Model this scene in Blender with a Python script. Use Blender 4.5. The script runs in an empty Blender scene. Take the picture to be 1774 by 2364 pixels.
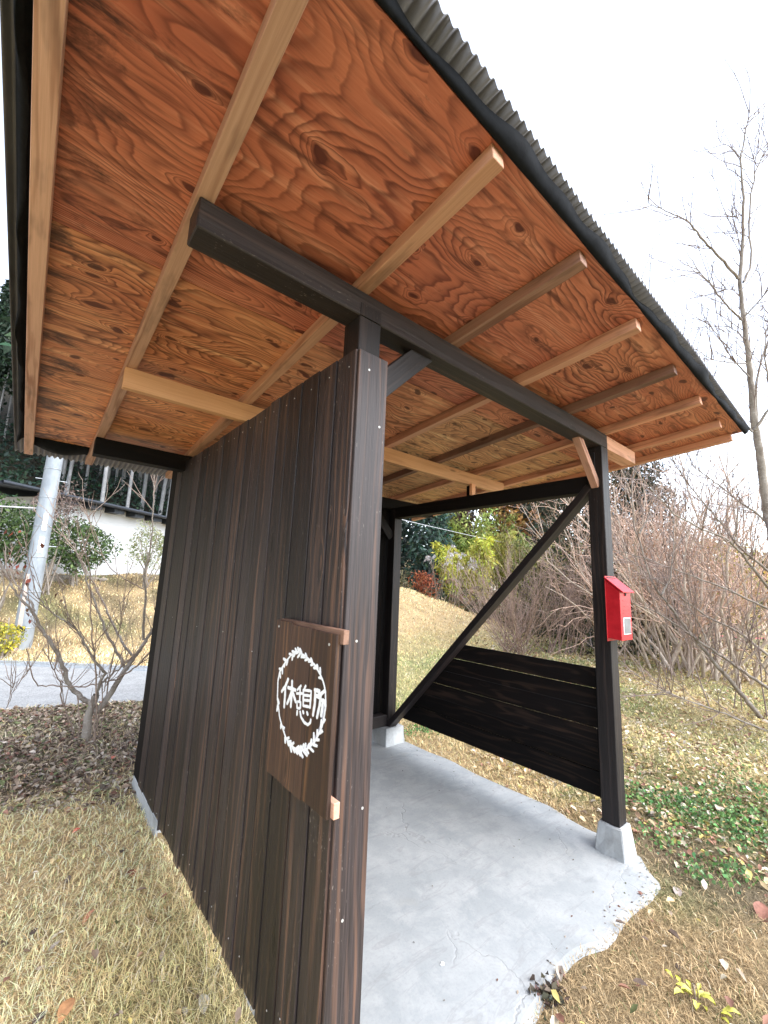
import bpy, bmesh, math, random
import numpy as np
from mathutils import Matrix, Vector
random.seed(7); rng = np.random.default_rng(7)
R = math.radians
SC = bpy.context.scene
COL = SC.collection

# ------------------------------------------------------------------ camera
CAM = np.array([-0.7358, -1.0574, 1.3884]); YAW, PIT, ROL = R(39.6384), R(9.6509), R(2.3536); FPX = 966.867
_f = np.array([math.sin(YAW)*math.cos(PIT), math.cos(YAW)*math.cos(PIT), math.sin(PIT)])
_r = np.array([math.cos(YAW), -math.sin(YAW), 0.0]); _u = np.cross(_r, _f)
CR = _r*math.cos(ROL)+_u*math.sin(ROL); CU = -_r*math.sin(ROL)+_u*math.cos(ROL); CF = _f
cd = bpy.data.cameras.new('camera'); cam = bpy.data.objects.new('camera', cd); COL.objects.link(cam)
cd.sensor_fit = 'HORIZONTAL'; cd.sensor_width = 36; cd.lens = FPX/1774*36; cd.clip_end = 1000; cd.clip_start = 0.02
cam.matrix_world = Matrix(((CR[0], CU[0], -CF[0], CAM[0]), (CR[1], CU[1], -CF[1], CAM[1]), (CR[2], CU[2], -CF[2], CAM[2]), (0, 0, 0, 1)))
SC.camera = cam

# ------------------------------------------------------------------ light
SUN_EL, SUN_AZ = R(48), R(155)      # azimuth clockwise from +Y
w = bpy.data.worlds.new('World'); SC.world = w; w.use_nodes = True
nt = w.node_tree; nt.nodes.clear()
sky = nt.nodes.new('ShaderNodeTexSky'); sky.sky_type = 'NISHITA'; sky.sun_disc = False
sky.sun_elevation = SUN_EL; sky.sun_rotation = SUN_AZ; sky.air_density = 1.0; sky.dust_density = 1.0; sky.ozone_density = 1.0
hs = nt.nodes.new('ShaderNodeHueSaturation'); hs.inputs['Saturation'].default_value = 0.5
bg = nt.nodes.new('ShaderNodeBackground'); bg.inputs['Strength'].default_value = 0.15
wo = nt.nodes.new('ShaderNodeOutputWorld')
nt.links.new(sky.outputs[0], hs.inputs['Color']); nt.links.new(hs.outputs[0], bg.inputs['Color']); nt.links.new(bg.outputs[0], wo.inputs[0])
sl = bpy.data.lights.new('sun', 'SUN'); sl.energy = 1.0; sl.angle = R(60); sl.color = (1.0, 0.985, 0.965)
so = bpy.data.objects.new('sun', sl); COL.objects.link(so)
sd = Vector((math.sin(SUN_AZ)*math.cos(SUN_EL), math.cos(SUN_AZ)*math.cos(SUN_EL), math.sin(SUN_EL)))
so.rotation_euler = sd.to_track_quat('Z', 'Y').to_euler(); so.location = (0, 0, 30)
SC.view_settings.view_transform = 'Standard'; SC.view_settings.look = 'None'
SC.view_settings.exposure = 2.2; SC.view_settings.gamma = 1
SC.render.engine = 'CYCLES'; SC.cycles.max_bounces = 8; SC.cycles.diffuse_bounces = 5; SC.cycles.use_denoising = True

# ------------------------------------------------------------------ pixel helpers (photo pixels 1774x2364 -> directions)
def ray(px, py):
    d = CF+CR*(px-887)/FPX-CU*(py-1182)/FPX
    return d/np.linalg.norm(d)
def on(px, py, ax, val):
    d = ray(px, py); return CAM+d*((val-CAM[ax])/d[ax])
def atd(px, py, depth):
    d = ray(px, py); return CAM+d*(depth/(d@CF))

# ------------------------------------------------------------------ object helpers
def props(o, label=None, cat=None, group=None, kind=None):
    if label: o['label'] = label
    if cat: o['category'] = cat
    if group: o['group'] = group
    if kind: o['kind'] = kind
    return o
def link(name, me, mat=None, parent=None):
    o = bpy.data.objects.new(name, me); COL.objects.link(o)
    if mat is not None and me is not None and not me.materials: me.materials.append(mat)
    if parent is not None: o.parent = parent
    return o
def thing(name, label, cat, loc=(0, 0, 0), group=None):
    o = bpy.data.objects.new(name, None); COL.objects.link(o); o.location = loc; o.empty_display_size = 0.1
    return props(o, label, cat, group)
def part(name, me, mat, t):
    """mesh with world coordinates made a child of an Empty that only has a location"""
    o = link(name, me, mat, t); o.matrix_parent_inverse = Matrix.Translation(-Vector(t.location)); return o
def mesh_from(v, f, smooth=False):
    me = bpy.data.meshes.new('m'); me.from_pydata([tuple(map(float, p)) for p in v], [], [tuple(q) for q in f]); me.update()
    if smooth: me.polygons.foreach_set('use_smooth', [True]*len(me.polygons))
    return me
def mesh_np(verts, faces, cols=None, smooth=False):
    """faces: list of (n,k) integer arrays"""
    me = bpy.data.meshes.new('m'); verts = np.asarray(verts, np.float32)
    me.vertices.add(len(verts)); me.vertices.foreach_set('co', verts.ravel())
    idx = np.concatenate([np.asarray(f).ravel() for f in faces if len(f)]).astype(np.int32)
    tot = np.concatenate([np.full(len(f), np.asarray(f).shape[1]) for f in faces if len(f)]).astype(np.int32)
    st = np.concatenate([[0], np.cumsum(tot)[:-1]]).astype(np.int32)
    me.loops.add(len(idx)); me.loops.foreach_set('vertex_index', idx)
    me.polygons.add(len(tot)); me.polygons.foreach_set('loop_start', st); me.polygons.foreach_set('loop_total', tot)
    if smooth: me.polygons.foreach_set('use_smooth', np.ones(len(tot), bool))
    me.update(); me.validate()
    if cols is not None:
        a = me.color_attributes.new('Col', 'FLOAT_COLOR', 'POINT')
        c = np.ones((len(verts), 4), np.float32); c[:, :3] = cols; a.data.foreach_set('color', c.ravel())
    return me
def box_mesh(L, w_, h_, bev=0.002, x0=0.0, taper=None):
    bm = bmesh.new(); bmesh.ops.create_cube(bm, size=1)
    for v in bm.verts: v.co = Vector(((v.co.x+.5)*L+x0, v.co.y*w_, v.co.z*h_))
    if bev: bmesh.ops.bevel(bm, geom=bm.edges[:], offset=bev, segments=1, affect='EDGES')
    me = bpy.data.meshes.new('m'); bm.to_mesh(me); bm.free(); return me
def bar(name, p0, p1, w_, h_, mat, t, up=(0, 0, 1), bev=0.002, color=None):
    """a timber from p0 to p1 (its centre line); local X runs along it so the grain does too"""
    p0 = Vector(p0); p1 = Vector(p1); d = p1-p0; L = d.length; x = d.normalized(); u = Vector(up)
    y = u.cross(x).normalized(); z = x.cross(y).normalized()
    o = link(name, box_mesh(L, w_, h_, bev), mat, t)
    M = Matrix(((x.x, y.x, z.x, p0.x), (x.y, y.y, z.y, p0.y), (x.z, y.z, z.z, p0.z), (0, 0, 0, 1)))
    if t is not None: o.matrix_parent_inverse = t.matrix_basis.inverted() if t.parent is None else (t.parent.matrix_basis @ t.matrix_parent_inverse @ t.matrix_basis).inverted()
    o.matrix_basis = M
    if color: o.color = (*color, 1)
    return o
def xbox(name, lo, hi, mat, t, axis=0, bev=0.002, color=None):
    """axis-aligned box, grain along axis"""
    lo = Vector(lo); hi = Vector(hi); c = (lo+hi)/2; s = hi-lo
    a = c.copy(); b = c.copy(); a[axis] = lo[axis]; b[axis] = hi[axis]
    if axis == 0: return bar(name, a, b, s.y, s.z, mat, t, (0, 0, 1), bev, color)
    if axis == 1: return bar(name, a, b, s.x, s.z, mat, t, (0, 0, 1), bev, color)
    return bar(name, a, b, s.x, s.y, mat, t, (0, 1, 0), bev, color)

# ------------------------------------------------------------------ material helpers
class G:
    def __init__(s, name):
        s.m = bpy.data.materials.new(name); s.m.use_nodes = True; s.nt = s.m.node_tree; s.nt.nodes.clear()
        s.out = s.nt.nodes.new('ShaderNodeOutputMaterial'); s.b = s.nt.nodes.new('ShaderNodeBsdfPrincipled')
        s.nt.links.new(s.b.outputs[0], s.out.inputs[0])
    def set(s, sock, v):
        if isinstance(v, bpy.types.NodeSocket): s.nt.links.new(v, sock)
        else: sock.default_value = v
    def n(s, t, out=0, props=None, **k):
        nd = s.nt.nodes.new('ShaderNode'+t)
        for a, b in (props or {}).items(): setattr(nd, a, b)
        for a, b in k.items():
            key = int(a[1:]) if a[0] == '_' else a.replace('_', ' ')
            s.set(nd.inputs[key], b)
        return nd.outputs[out]
    def math(s, op, a, b=0.0, c=0.0, clamp=False):
        nd = s.nt.nodes.new('ShaderNodeMath'); nd.operation = op; nd.use_clamp = clamp
        s.set(nd.inputs[0], a); s.set(nd.inputs[1], b); s.set(nd.inputs[2], c); return nd.outputs[0]
    def vmath(s, op, a, b=(0, 0, 0)):
        nd = s.nt.nodes.new('ShaderNodeVectorMath'); nd.operation = op; s.set(nd.inputs[0], a); s.set(nd.inputs[1], b); return nd.outputs[0]
    def mix(s, f, a, b, blend='MIX'):
        nd = s.nt.nodes.new('ShaderNodeMix'); nd.data_type = 'RGBA'; nd.blend_type = blend
        s.set(nd.inputs[0], f); s.set(nd.inputs[6], a if not isinstance(a, tuple) else (*a, 1)); s.set(nd.inputs[7], b if not isinstance(b, tuple) else (*b, 1)); return nd.outputs[2]
    def ramp(s, f, stops, interp='LINEAR'):
        nd = s.nt.nodes.new('ShaderNodeValToRGB'); cr = nd.color_ramp; cr.interpolation = interp
        while len(cr.elements) < len(stops): cr.elements.new(0.5)
        for e, (p, c) in zip(cr.elements, stops): e.position = p; e.color = (c, c, c, 1) if not isinstance(c, tuple) else (*c, 1)
        s.set(nd.inputs[0], f); return nd.outputs[0]
    def noise(s, vec, scale=1, detail=2, rough=.5, dist=0.0, out=0):
        return s.n('TexNoise', out, Vector=vec, Scale=scale, Detail=detail, Roughness=rough, Distortion=dist)
    def obj(s): return s.n('TexCoord', 3)
    def rnd(s): return s.n('ObjectInfo', 5)
    def ocol(s): return s.n('ObjectInfo', 1)
    def geo(s): return s.n('NewGeometry', 0)
    def xyz(s, v):
        nd = s.nt.nodes.new('ShaderNodeSeparateXYZ'); s.set(nd.inputs[0], v); return nd.outputs
    def comb(s, x, y, z):
        nd = s.nt.nodes.new('ShaderNodeCombineXYZ')
        for i, q in enumerate((x, y, z)): s.set(nd.inputs[i], q)
        return nd.outputs[0]
    def scale(s, v, k): return s.vmath('MULTIPLY', v, k)
    def bump(s, h, strength=.3, dist=.01, normal=None):
        nd = s.nt.nodes.new('ShaderNodeBump'); nd.inputs['Strength'].default_value = strength; nd.inputs['Distance'].default_value = dist
        s.set(nd.inputs['Height'], h)
        s.nt.links.new(nd.outputs[0], s.b.inputs['Normal']); return nd.outputs[0]
    def done(s, col=None, rough=.6, spec=None, metal=None):
        if col is not None: s.set(s.b.inputs['Base Color'], col if not isinstance(col, tuple) else (*col, 1))
        s.set(s.b.inputs['Roughness'], rough)
        if spec is not None: s.b.inputs['Specular IOR Level'].default_value = spec
        if metal is not None: s.b.inputs['Metallic'].default_value = metal
        return s.m
def roff(g):
    r = g.rnd(); return g.comb(g.math('MULTIPLY', r, 37.0), g.math('MULTIPLY', r, 11.3), g.math('MULTIPLY', r, 23.7))
def lumber(name, light, dark, line, ring=170.0, warp=9.0, line_amt=.6, spec=.3, rough=.6, stain=None, stain_amt=0.0, bumpy=.25, speck=0.0, use_ocol=False, scuff=False):
    g = G(name); v = g.vmath('ADD', g.obj(), roff(g)); x, y, z = g.xyz(v)
    n1 = g.noise(g.scale(v, (1.1, 7, 7)), 1.0, 2, .45)
    n0 = g.noise(g.scale(v, (.9, 34, 34)), 1.0, 3, .6)
    h = g.math('ADD', g.math('ADD', g.math('MULTIPLY', y, ring), g.math('MULTIPLY', z, ring*.8)), g.math('ADD', g.math('MULTIPLY', n1, warp*6.28), g.math('MULTIPLY', n0, 9.0)))
    vk = g.nt.nodes.new('ShaderNodeTexVoronoi'); g.set(vk.inputs['Vector'], g.scale(v, (3.0, 11, 11))); vk.inputs['Scale'].default_value = 1.0
    kn = g.math('MULTIPLY', g.math('POWER', 2.718, g.math('MULTIPLY', g.math('MULTIPLY', vk.outputs[0], vk.outputs[0]), -34.0)), g.math('GREATER_THAN', g.xyz(vk.outputs[1])[0], .72))
    h = g.math('ADD', h, g.math('MULTIPLY', kn, 16.0))
    s = g.math('ADD', g.math('MULTIPLY', g.math('SINE', h), .5), .5)
    s = g.ramp(s, [(0, 0.0), (.60, .08), (.88, .75), (1, 1.0)])
    amt = g.ramp(g.noise(g.scale(v, (.8, 14, 14)), 1.0, 3, .55), [(.44, 0.0), (.66, 1.0)])
    fib = g.noise(g.scale(v, (3.5, 210, 210)), 1.0, 4, .7)
    base = g.mix(g.ramp(fib, [(.3, 0.0), (.7, 1.0)]), dark, light)
    big = g.noise(g.scale(v, (1.3, 12, 12)), 1.0, 3, .55)
    base = g.mix(g.ramp(big, [(.3, 0.0), (.75, .75)]), base, g.mix(.5, base, dark), 'MIX')
    col = g.mix(g.math('MULTIPLY', g.math('MULTIPLY', s, amt), line_amt), base, line)
    col = g.mix(g.ramp(kn, [(.55, 0.0), (.8, .8)]), col, tuple(q*.45 for q in dark))
    if stain is not None:
        st = g.ramp(g.noise(g.scale(v, (2.2, 9, 9)), 1.0, 4, .6), [(.53, 0.0), (.68, 1.0)])
        col = g.mix(g.math('MULTIPLY', st, stain_amt), col, stain)
    if speck:
        sp = g.ramp(g.noise(g.scale(v, (60, 190, 190)), 1.0, 2, .5), [(.66, 0.0), (.74, 1.0)])
        zone = g.ramp(g.noise(g.scale(v, (2.5, 11, 11)), 1.0, 2, .5), [(.5, 0.0), (.68, 1.0)])
        col = g.mix(g.math('MULTIPLY', g.math('MULTIPLY', sp, zone), speck), col, (.30, .26, .23))
    if scuff:
        lo = g.math('SUBTRACT', 1.0, g.math('MULTIPLY', g.xyz(g.obj())[0], 7.0), clamp=True)
        sc_ = g.ramp(g.math('ADD', g.noise(g.scale(v, (9, 60, 60)), 1.0, 4, .7), g.math('MULTIPLY', lo, .16)), [(.66, 0.0), (.74, .85)])
        col = g.mix(g.math('MULTIPLY', sc_, lo), col, (.36, .25, .15))
    rv = g.math('MULTIPLY', g.rnd(), 7.31); rv = g.math('FRACT', rv)
    col = g.mix(1.0, col, g.ramp(rv, [(0, .5), (.5, .9), (1, 1.45)]), 'MULTIPLY')
    if use_ocol: col = g.mix(1.0, col, g.ocol(), 'MULTIPLY')
    g.bump(g.math('ADD', g.math('MULTIPLY', fib, .5), g.math('MULTIPLY', s, .4)), bumpy, .002)
    return g.done(col, g.ramp(fib, [(0, rough-.1), (1, rough+.12)]), spec)
M_DARK = lumber('dark_stained_board', (.050, .038, .0385), (.0052, .0040, .0043), (.150, .080, .052), ring=190, warp=3.6, line_amt=.6, spec=.42, rough=.50, speck=.7, bumpy=.8, scuff=True)
M_BEAM = lumber('dark_stained_beam', (.032, .0245, .0245), (.006, .005, .0053), (.075, .048, .040), ring=160, warp=3.6, line_amt=.6, spec=.36, rough=.52, speck=.35, bumpy=.5)
M_BLACK = lumber('black_stained_timber', (.009, .0072, .0072), (.004, .0034, .0034), (.030, .019, .014), ring=120, warp=3.6, line_amt=.4, spec=.16, rough=.7)
M_SLAT = lumber('black_brown_slat', (.010, .0072, .0065), (.004, .003, .003), (.055, .032, .022), ring=110, warp=7.0, line_amt=.6, spec=.16, rough=.7, bumpy=.4)
M_RAFT = lumber('rafter_cedar', (.76, .49, .385), (.58, .345, .255), (.36, .175, .115), ring=120, warp=4.5, line_amt=.9, spec=.25, rough=.6, stain=(.055, .04, .035), stain_amt=.55, use_ocol=True)
M_PALE = lumber('fresh_pine', (.80, .47, .26), (.66, .36, .18), (.42, .18, .075), ring=120, warp=4.5, line_amt=.8, spec=.25, rough=.6, use_ocol=True)
M_SIGN = lumber('sign_cedar', (.095, .050, .032), (.024, .0145, .0125), (.26, .125, .055), ring=230, warp=4.2, line_amt=.6, spec=.35, rough=.55)

def ply_mat():
    g = G('larch_plywood'); v = g.vmath('ADD', g.obj(), g.comb(g.math('MULTIPLY', g.rnd(), 41.0), g.math('MULTIPLY', g.rnd(), 17.0), 0.0))
    wv = g.noise(g.scale(v, (1.6, 3.0, 1)), 1.0, 2, .5, out=1)
    v2 = g.vmath('ADD', v, g.scale(g.vmath('SUBTRACT', wv, (.5, .5, .5)), (.16, .16, 0)))
    n = g.noise(g.scale(v2, (1.05, 3.9, 1)), 1.0, 1.5, .38)
    vs = g.scale(v2, (3.6, 7.4, 1))
    vs = g.vmath('ADD', vs, g.scale(g.vmath('SUBTRACT', g.noise(g.scale(v, (9, 16, 1)), 1, 2, .5, out=1), (.5, .5, .5)), (.35, .35, 0)))
    nd = g.nt.nodes.new('ShaderNodeTexVoronoi'); nd.voronoi_dimensions = '2D'; g.set(nd.inputs['Vector'], vs); nd.inputs['Scale'].default_value = 1.0
    d, c = nd.outputs['Distance'], nd.outputs['Color']
    sel = g.math('GREATER_THAN', g.xyz(c)[0], .40)
    size = g.math('ADD', g.math('MULTIPLY', g.xyz(c)[1], 40.0), 16.0)
    k = g.math('MULTIPLY', g.math('POWER', 2.718, g.math('MULTIPLY', g.math('MULTIPLY', d, d), g.math('MULTIPLY', size, -1.0))), sel)
    fine = g.noise(g.scale(v, (6, 22, 1)), 1.0, 2, .5)
    h = g.math('ADD', g.math('ADD', g.math('MULTIPLY', n, 34.0), g.math('MULTIPLY', k, 3.6)), g.math('MULTIPLY', fine, 1.6))
    fr = g.math('FRACT', h)
    ring = g.ramp(fr, [(0, .9), (.06, 1.0), (.28, .45), (.6, .12), (.9, 0.0), (1.0, .9)])
    amt = g.ramp(g.noise(g.scale(v, (1.1, 3, 1)), 1.0, 2, .5), [(.3, .30), (.7, .95)])
    fib = g.noise(g.scale(v, (7, 170, 1)), 1.0, 3, .6)
    lt = g.mix(g.ramp(fib, [(.3, 0), (.7, 1)]), (.56, .24, .125), (.74, .375, .205))
    blot = g.noise(g.scale(v, (1.2, 2.2, 1)), 1.0, 3, .55)
    lt = g.mix(g.ramp(blot, [(.35, 0), (.7, .9)]), lt, (.47, .165, .090)); hl = g.ramp(g.noise(g.scale(v, (2.0, 26, 1)), 1.0, 4, .65), [(.52, 0), (.68, .75)]); lt = g.mix(hl, lt, (.84, .50, .30))
    col = g.mix(g.math('MULTIPLY', ring, g.math('MULTIPLY', amt, .92)), lt, (.092, .024, .018))
    col = g.mix(g.ramp(k, [(.66, 0.0), (.86, .9)]), col, (.085, .024, .017))
    strk = g.ramp(g.noise(g.scale(v, (3.0, 30, 1)), 1.0, 4, .62), [(.52, 0.0), (.68, .8)])
    col = g.mix(strk, col, (.095, .036, .024))
    # mildew blotches
    x, y, z = g.xyz(g.geo())
    mi = g.noise(g.scale(v, (3.2, 8.5, 1)), 1.0, 6, .72, .5)
    edge = g.math('SUBTRACT', 1.0, g.math('MULTIPLY', g.math('ADD', x, .86), 3.2), clamp=True)
    mm = g.ramp(g.math('ADD', mi, g.math('MULTIPLY', edge, .19)), [(.61, 0.0), (.74, .85)])
    col = g.mix(mm, col, (.040, .022, .020))
    col = g.mix(1.0, col, g.ocol(), 'MULTIPLY')
    g.bump(g.math('ADD', g.math('MULTIPLY', ring, .5), g.math('MULTIPLY', fib, .4)), .25, .0015)
    return g.done(col, .55, .3)
M_PLY = ply_mat()
def concrete(name, a, b, c, crack=True):
    g = G(name); v = g.geo()
    n1 = g.noise(v, 2.2, 6, .65, .2); n2 = g.noise(v, 7, 7, .7, .25); n3 = g.noise(v, 90, 3, .6)
    col = g.mix(g.ramp(n1, [(.35, 0), (.68, 1)]), a, b)
    col = g.mix(g.ramp(n2, [(.44, 0), (.70, .8)]), col, c)
    col = g.mix(g.math('MULTIPLY', g.ramp(n3, [(.35, 1), (.5, 0)]), .18), col, (.22, .22, .22))
    h = g.math('ADD', g.math('MULTIPLY', n2, .6), g.math('MULTIPLY', n3, .12))
    if crack:
        vo = g.nt.nodes.new('ShaderNodeTexVoronoi'); vo.feature = 'DISTANCE_TO_EDGE'; vo.inputs['Scale'].default_value = 2.6
        g.set(vo.inputs['Vector'], g.vmath('ADD', v, g.scale(g.noise(v, 4, 4, .6, out=1), (.32, .32, .1))))
        ck = g.ramp(vo.outputs[0], [(0, 1), (.006, .75), (.016, 0)])
        ck = g.math('MULTIPLY', ck, g.ramp(g.noise(v, 1.9, 2, .5), [(.47, 0), (.6, 1)]))
        col = g.mix(g.math('MULTIPLY', ck, .22), col, (.2, .195, .19)); h = g.math('SUBTRACT', h, g.math('MULTIPLY', ck, .6))
        tr = g.ramp(g.noise(g.scale(v, (3, 14, 3)), 1, 4, .6, 1.5), [(.57, 0), (.62, .4), (.67, 0)])
        col = g.mix(tr, col, (.25, .25, .25))
        st = g.ramp(g.noise(v, 3.1, 3, .6), [(.62, 0), (.75, .3)])
        col = g.mix(st, col, (.30, .275, .21)); dk = g.ramp(g.noise(v, 5.5, 6, .7), [(.56, 0), (.72, .5)]); col = g.mix(dk, col, (.21, .222, .228))
    g.bump(h, .35, .008)
    return g.done(col, .7, .35)
M_SLAB = concrete('slab_concrete', (.285, .305, .312), (.36, .375, .378), (.43, .438, .436))
M_FOOT = concrete('footing_concrete', (.36, .375, .38), (.50, .51, .51), (.25, .25, .24), False)
def plain(name, c, rough=.6, spec=.4, metal=0.0, var=.2, sc=8.0, bumpd=0.0):
    g = G(name); n = g.noise(g.geo(), sc, 4, .6)
    col = g.mix(g.ramp(n, [(.3, 0), (.7, 1)]), tuple(q*(1-var) for q in c), tuple(min(1, q*(1+var)) for q in c))
    if bumpd: g.bump(n, .5, bumpd)
    return g.done(col, rough, spec, metal)
M_FELT = plain('roofing_felt', (.008, .009, .011), .9, .12, 0, .3, 30, .004)
def corr_mat():
    g = G('corrugated_steel'); n = g.noise(g.scale(g.geo(), (4, 1.2, 4)), 3, 4, .6)
    col = g.mix(g.ramp(n, [(.35, 0), (.7, 1)]), (.095, .092, .104), (.16, .155, .168)); return g.done(col, .5, .35, .1)
M_CORR = corr_mat()
M_NAIL = plain('bright_nail', (.52, .52, .50), .4, .5, .3, .15)
M_WHITE = plain('white_paint', (.86, .88, .90), .5, .4, 0, .06, 60)
M_GREYP = plain('thin_white_paint', (.42, .42, .50), .6, .3, 0, .25, 120)
def red_mat():
    g = G('red_paint'); v = g.geo()
    n = g.noise(v, 30, 4, .6); sc = g.ramp(g.noise(g.scale(v, (60, 60, 14)), 1, 3, .6), [(.70, 0), (.76, .6)])
    col = g.mix(g.ramp(n, [(.3, 0), (.7, 1)]), (.46, .008, .016), (.58, .016, .026)); col = g.mix(sc, col, (.10, .01, .03))
    g.bump(n, .2, .002); return g.done(col, .38, .5)
M_RED = red_mat()
M_METAL = plain('bare_metal_plate', (.17, .175, .18), .5, .35, .2, .25, 14)
M_BRKT = plain('black_bracket', (.02, .02, .022), .4, .5, .3)

# ------------------------------------------------------------------ dimensions of the shelter (metres)
PW, W_, HB, ZR, MS = .0922, 1.858, 2.2802, 2.3723, .0903
zr = lambda y: ZR-MS*y                      # underside of the rafters

# ------------------------------------------------------------------ ground
def S(t): t = np.clip(t, 0, 1); return t*t*(3-2*t)
def hgt(x, y):
    x = np.asarray(x, float); y = np.asarray(y, float)
    b = S((x-2.8)/1.9)
    left = 1.32*S((y-8.1)/4.4); right = 1.42*S((y-5.0)/5.0)*(1-S((x-7.6)/6.5))
    z = left*(1-b)+right*b
    f = y-.6*x-15
    z = z+.5*np.where(f > 0, f*f/(f+4), 0)
    flat = (1-S((np.hypot((x-1)*.8, y-1)-1.5)/1.2))
    road = (1-S((x-2.6)/1.5))*S((y-3.6)/.6)*(1-S((y-8)/1.0))
    bump = .022*np.sin(x*2.1+y*1.3)+.018*np.sin(x*3.7-y*2.9+1)+.03*np.sin(x*.7+y*.9)
    z = z+bump*(1-flat)*(1-road)-.0*flat
    return z
def hz(x, y): return float(hgt(x, y))
def ground_at(px, py, it=60):
    d = ray(px, py); lo, hi = .5, 120.0
    t = lo
    while t < hi:
        p = CAM+d*t
        if p[2] < hz(p[0], p[1]): break
        t *= 1.02
    return CAM+d*t
DRY, GRN, LIT, SOIL = np.array([.68, .50, .275]), np.array([.18, .205, .085]), np.array([.27, .21, .15]), np.array([.19, .145, .10])
def gmix(a, b, t): return a+(b-a)*np.asarray(t)[..., None]
def vnoise(x, y, s, k=0):
    return .5+.25*(np.sin(x*s+1.7*k+np.sin(y*s*.8+k)*1.5)+np.sin(y*s*1.1+2.3*k+np.sin(x*s*.7-k)*1.5))
def gcol(x, y):
    x = np.asarray(x, float); y = np.asarray(y, float); sh = x.shape
    c = np.broadcast_to(DRY, sh+(3,)).copy()
    n = vnoise(x, y, 2.3, 1); n2 = vnoise(x, y, 5.1, 2)
    leftl = (x < .6)
    # lawn beside the boarded wall: greener close to it and towards its open end
    gw = S((x+.62+.3*(n2-.5))/.45)*S((1.5-y)/1.3)*.85+S((-.05-y+.25*(n-.5))/.35)*.55
    c = np.where(leftl[..., None], c*1.12, c)
    c = np.where(leftl[..., None], gmix(c, GRN*1.35, np.clip(gw, 0, .55)), c)
    lit = S((y-2.15+.9*(x+.9)*-.35+.5*(n-.5))/.5)*S((4.75-y)/.25)
    c = np.where(leftl[..., None], gmix(c, LIT, lit), c)
    c = np.where((leftl & (y > 3.6) & (y < 4.8))[..., None], gmix(c, GRN*1.5, .45*n), c)
    # open side: worn brown turf, weeds, leafy lawn
    fr = (~leftl)&(y < .6)&(x < 3.6)
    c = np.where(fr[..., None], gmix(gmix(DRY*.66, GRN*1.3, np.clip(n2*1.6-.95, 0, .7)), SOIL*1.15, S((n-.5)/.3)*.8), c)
    lawn = S((x-2.1)/.9)*(1-S((y-4.5)/1.2))*np.where(leftl, 0, 1)
    c = gmix(c, GRN*1.7, lawn*np.clip(.35+.75*n, 0, 1)*.85)
    toe = np.where(x > 2.0, S((y-2.4)/.8)*(1-S((y-5.6)/1.5)), 0)
    c = gmix(c, GRN*1.9, toe*.55*np.clip(n2+.2, 0, 1))
    bank = np.where(x < 2.8, S((y-8)/1.0), 0)
    c = gmix(c, np.array([.22, .175, .10]), bank*np.clip(n2*1.3, 0, 1)); c = gmix(c, GRN, bank*np.clip(n*1.6-.9, 0, .7))
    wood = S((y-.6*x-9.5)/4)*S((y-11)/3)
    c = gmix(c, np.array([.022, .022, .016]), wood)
    right = S((x-9)/5)
    c = gmix(c, np.array([.30, .22, .12]), right*.6)
    return c
def axis(a, b, c0, n, s): 
    t = np.linspace(-1, 1, n); q = np.sinh(t*s)/math.sinh(s); return np.where(q < 0, c0+(c0-a)*q, c0+(b-c0)*q)
gx = axis(-90, 150, 1.2, 230, 5.2); gy = axis(-60, 160, 1.6, 230, 5.2)
GX, GY = np.meshgrid(gx, gy, indexing='ij')
V = np.stack([GX, GY, hgt(GX, GY)], -1).reshape(-1, 3)
ii = np.arange(230*230).reshape(230, 230)
F = np.stack([ii[:-1, :-1], ii[1:, :-1], ii[1:, 1:], ii[:-1, 1:]], -1).reshape(-1, 4)
def ground_mat():
    g = G('ground_turf'); v = g.geo(); at = g.n('Attribute', 0, props={'attribute_name': 'Col'})
    n1 = g.noise(v, 3, 5, .65); n2 = g.noise(v, 40, 4, .7); n3 = g.noise(v, 150, 3, .7)
    col = g.mix(g.ramp(n1, [(.35, 0), (.7, .45)]), at, (.13, .10, .065))
    col = g.mix(1.0, col, g.ramp(n2, [(.3, .45), (.7, 1.25)]), 'MULTIPLY'); col = g.mix(1.0, col, g.ramp(n3, [(.3, .6), (.7, 1.2)]), 'MULTIPLY')
    g.bump(g.math('ADD', n2, n3), .8, .02); return g.done(col, .95, .1)
M_GROUND = ground_mat()
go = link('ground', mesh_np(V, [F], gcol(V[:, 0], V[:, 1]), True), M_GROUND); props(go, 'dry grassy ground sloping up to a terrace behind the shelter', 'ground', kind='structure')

# road: a short stretch of pale lane passing behind the bush
near = [(-9, 7.2), (-4, 5.72), (-.7, 4.68), (.42, 4.36), (1.6, 4.3), (2.5, 4.75)]
far = [(-9, 11.0), (-4, 9.2), (-.82, 7.25), (.74, 5.95), (1.7, 5.5), (2.6, 5.4)]
def resamp(P, n):
    P = np.array(P, float); d = np.concatenate([[0], np.cumsum(np.hypot(*np.diff(P, axis=0).T))]); t = np.linspace(0, d[-1], n)
    return np.stack([np.interp(t, d, P[:, k]) for k in range(P.shape[1])], -1)
A, B = resamp(near, 60), resamp(far, 60)
rv, rf = [], []
for i in range(60):
    for j in range(9):
        q = A[i]+(B[i]-A[i])*j/8; rv.append((q[0], q[1], hz(*q)+.006))
for i in range(59):
    for j in range(8): k = i*9+j; rf.append((k, k+9, k+10, k+1))
def road_mat():
    g = G('pale_asphalt'); v = g.geo(); n = g.noise(v, 5, 4, .6); n2 = g.noise(v, 70, 3, .7)
    col = g.mix(g.ramp(n, [(.3, 0), (.7, 1)]), (.285, .285, .28), (.36, .36, .355)); col = g.mix(1.0, col, g.ramp(n2, [(.32, .62), (.66, 1.2)]), 'MULTIPLY')
    g.bump(n2, .6, .01); return g.done(col, .8, .3)
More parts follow.
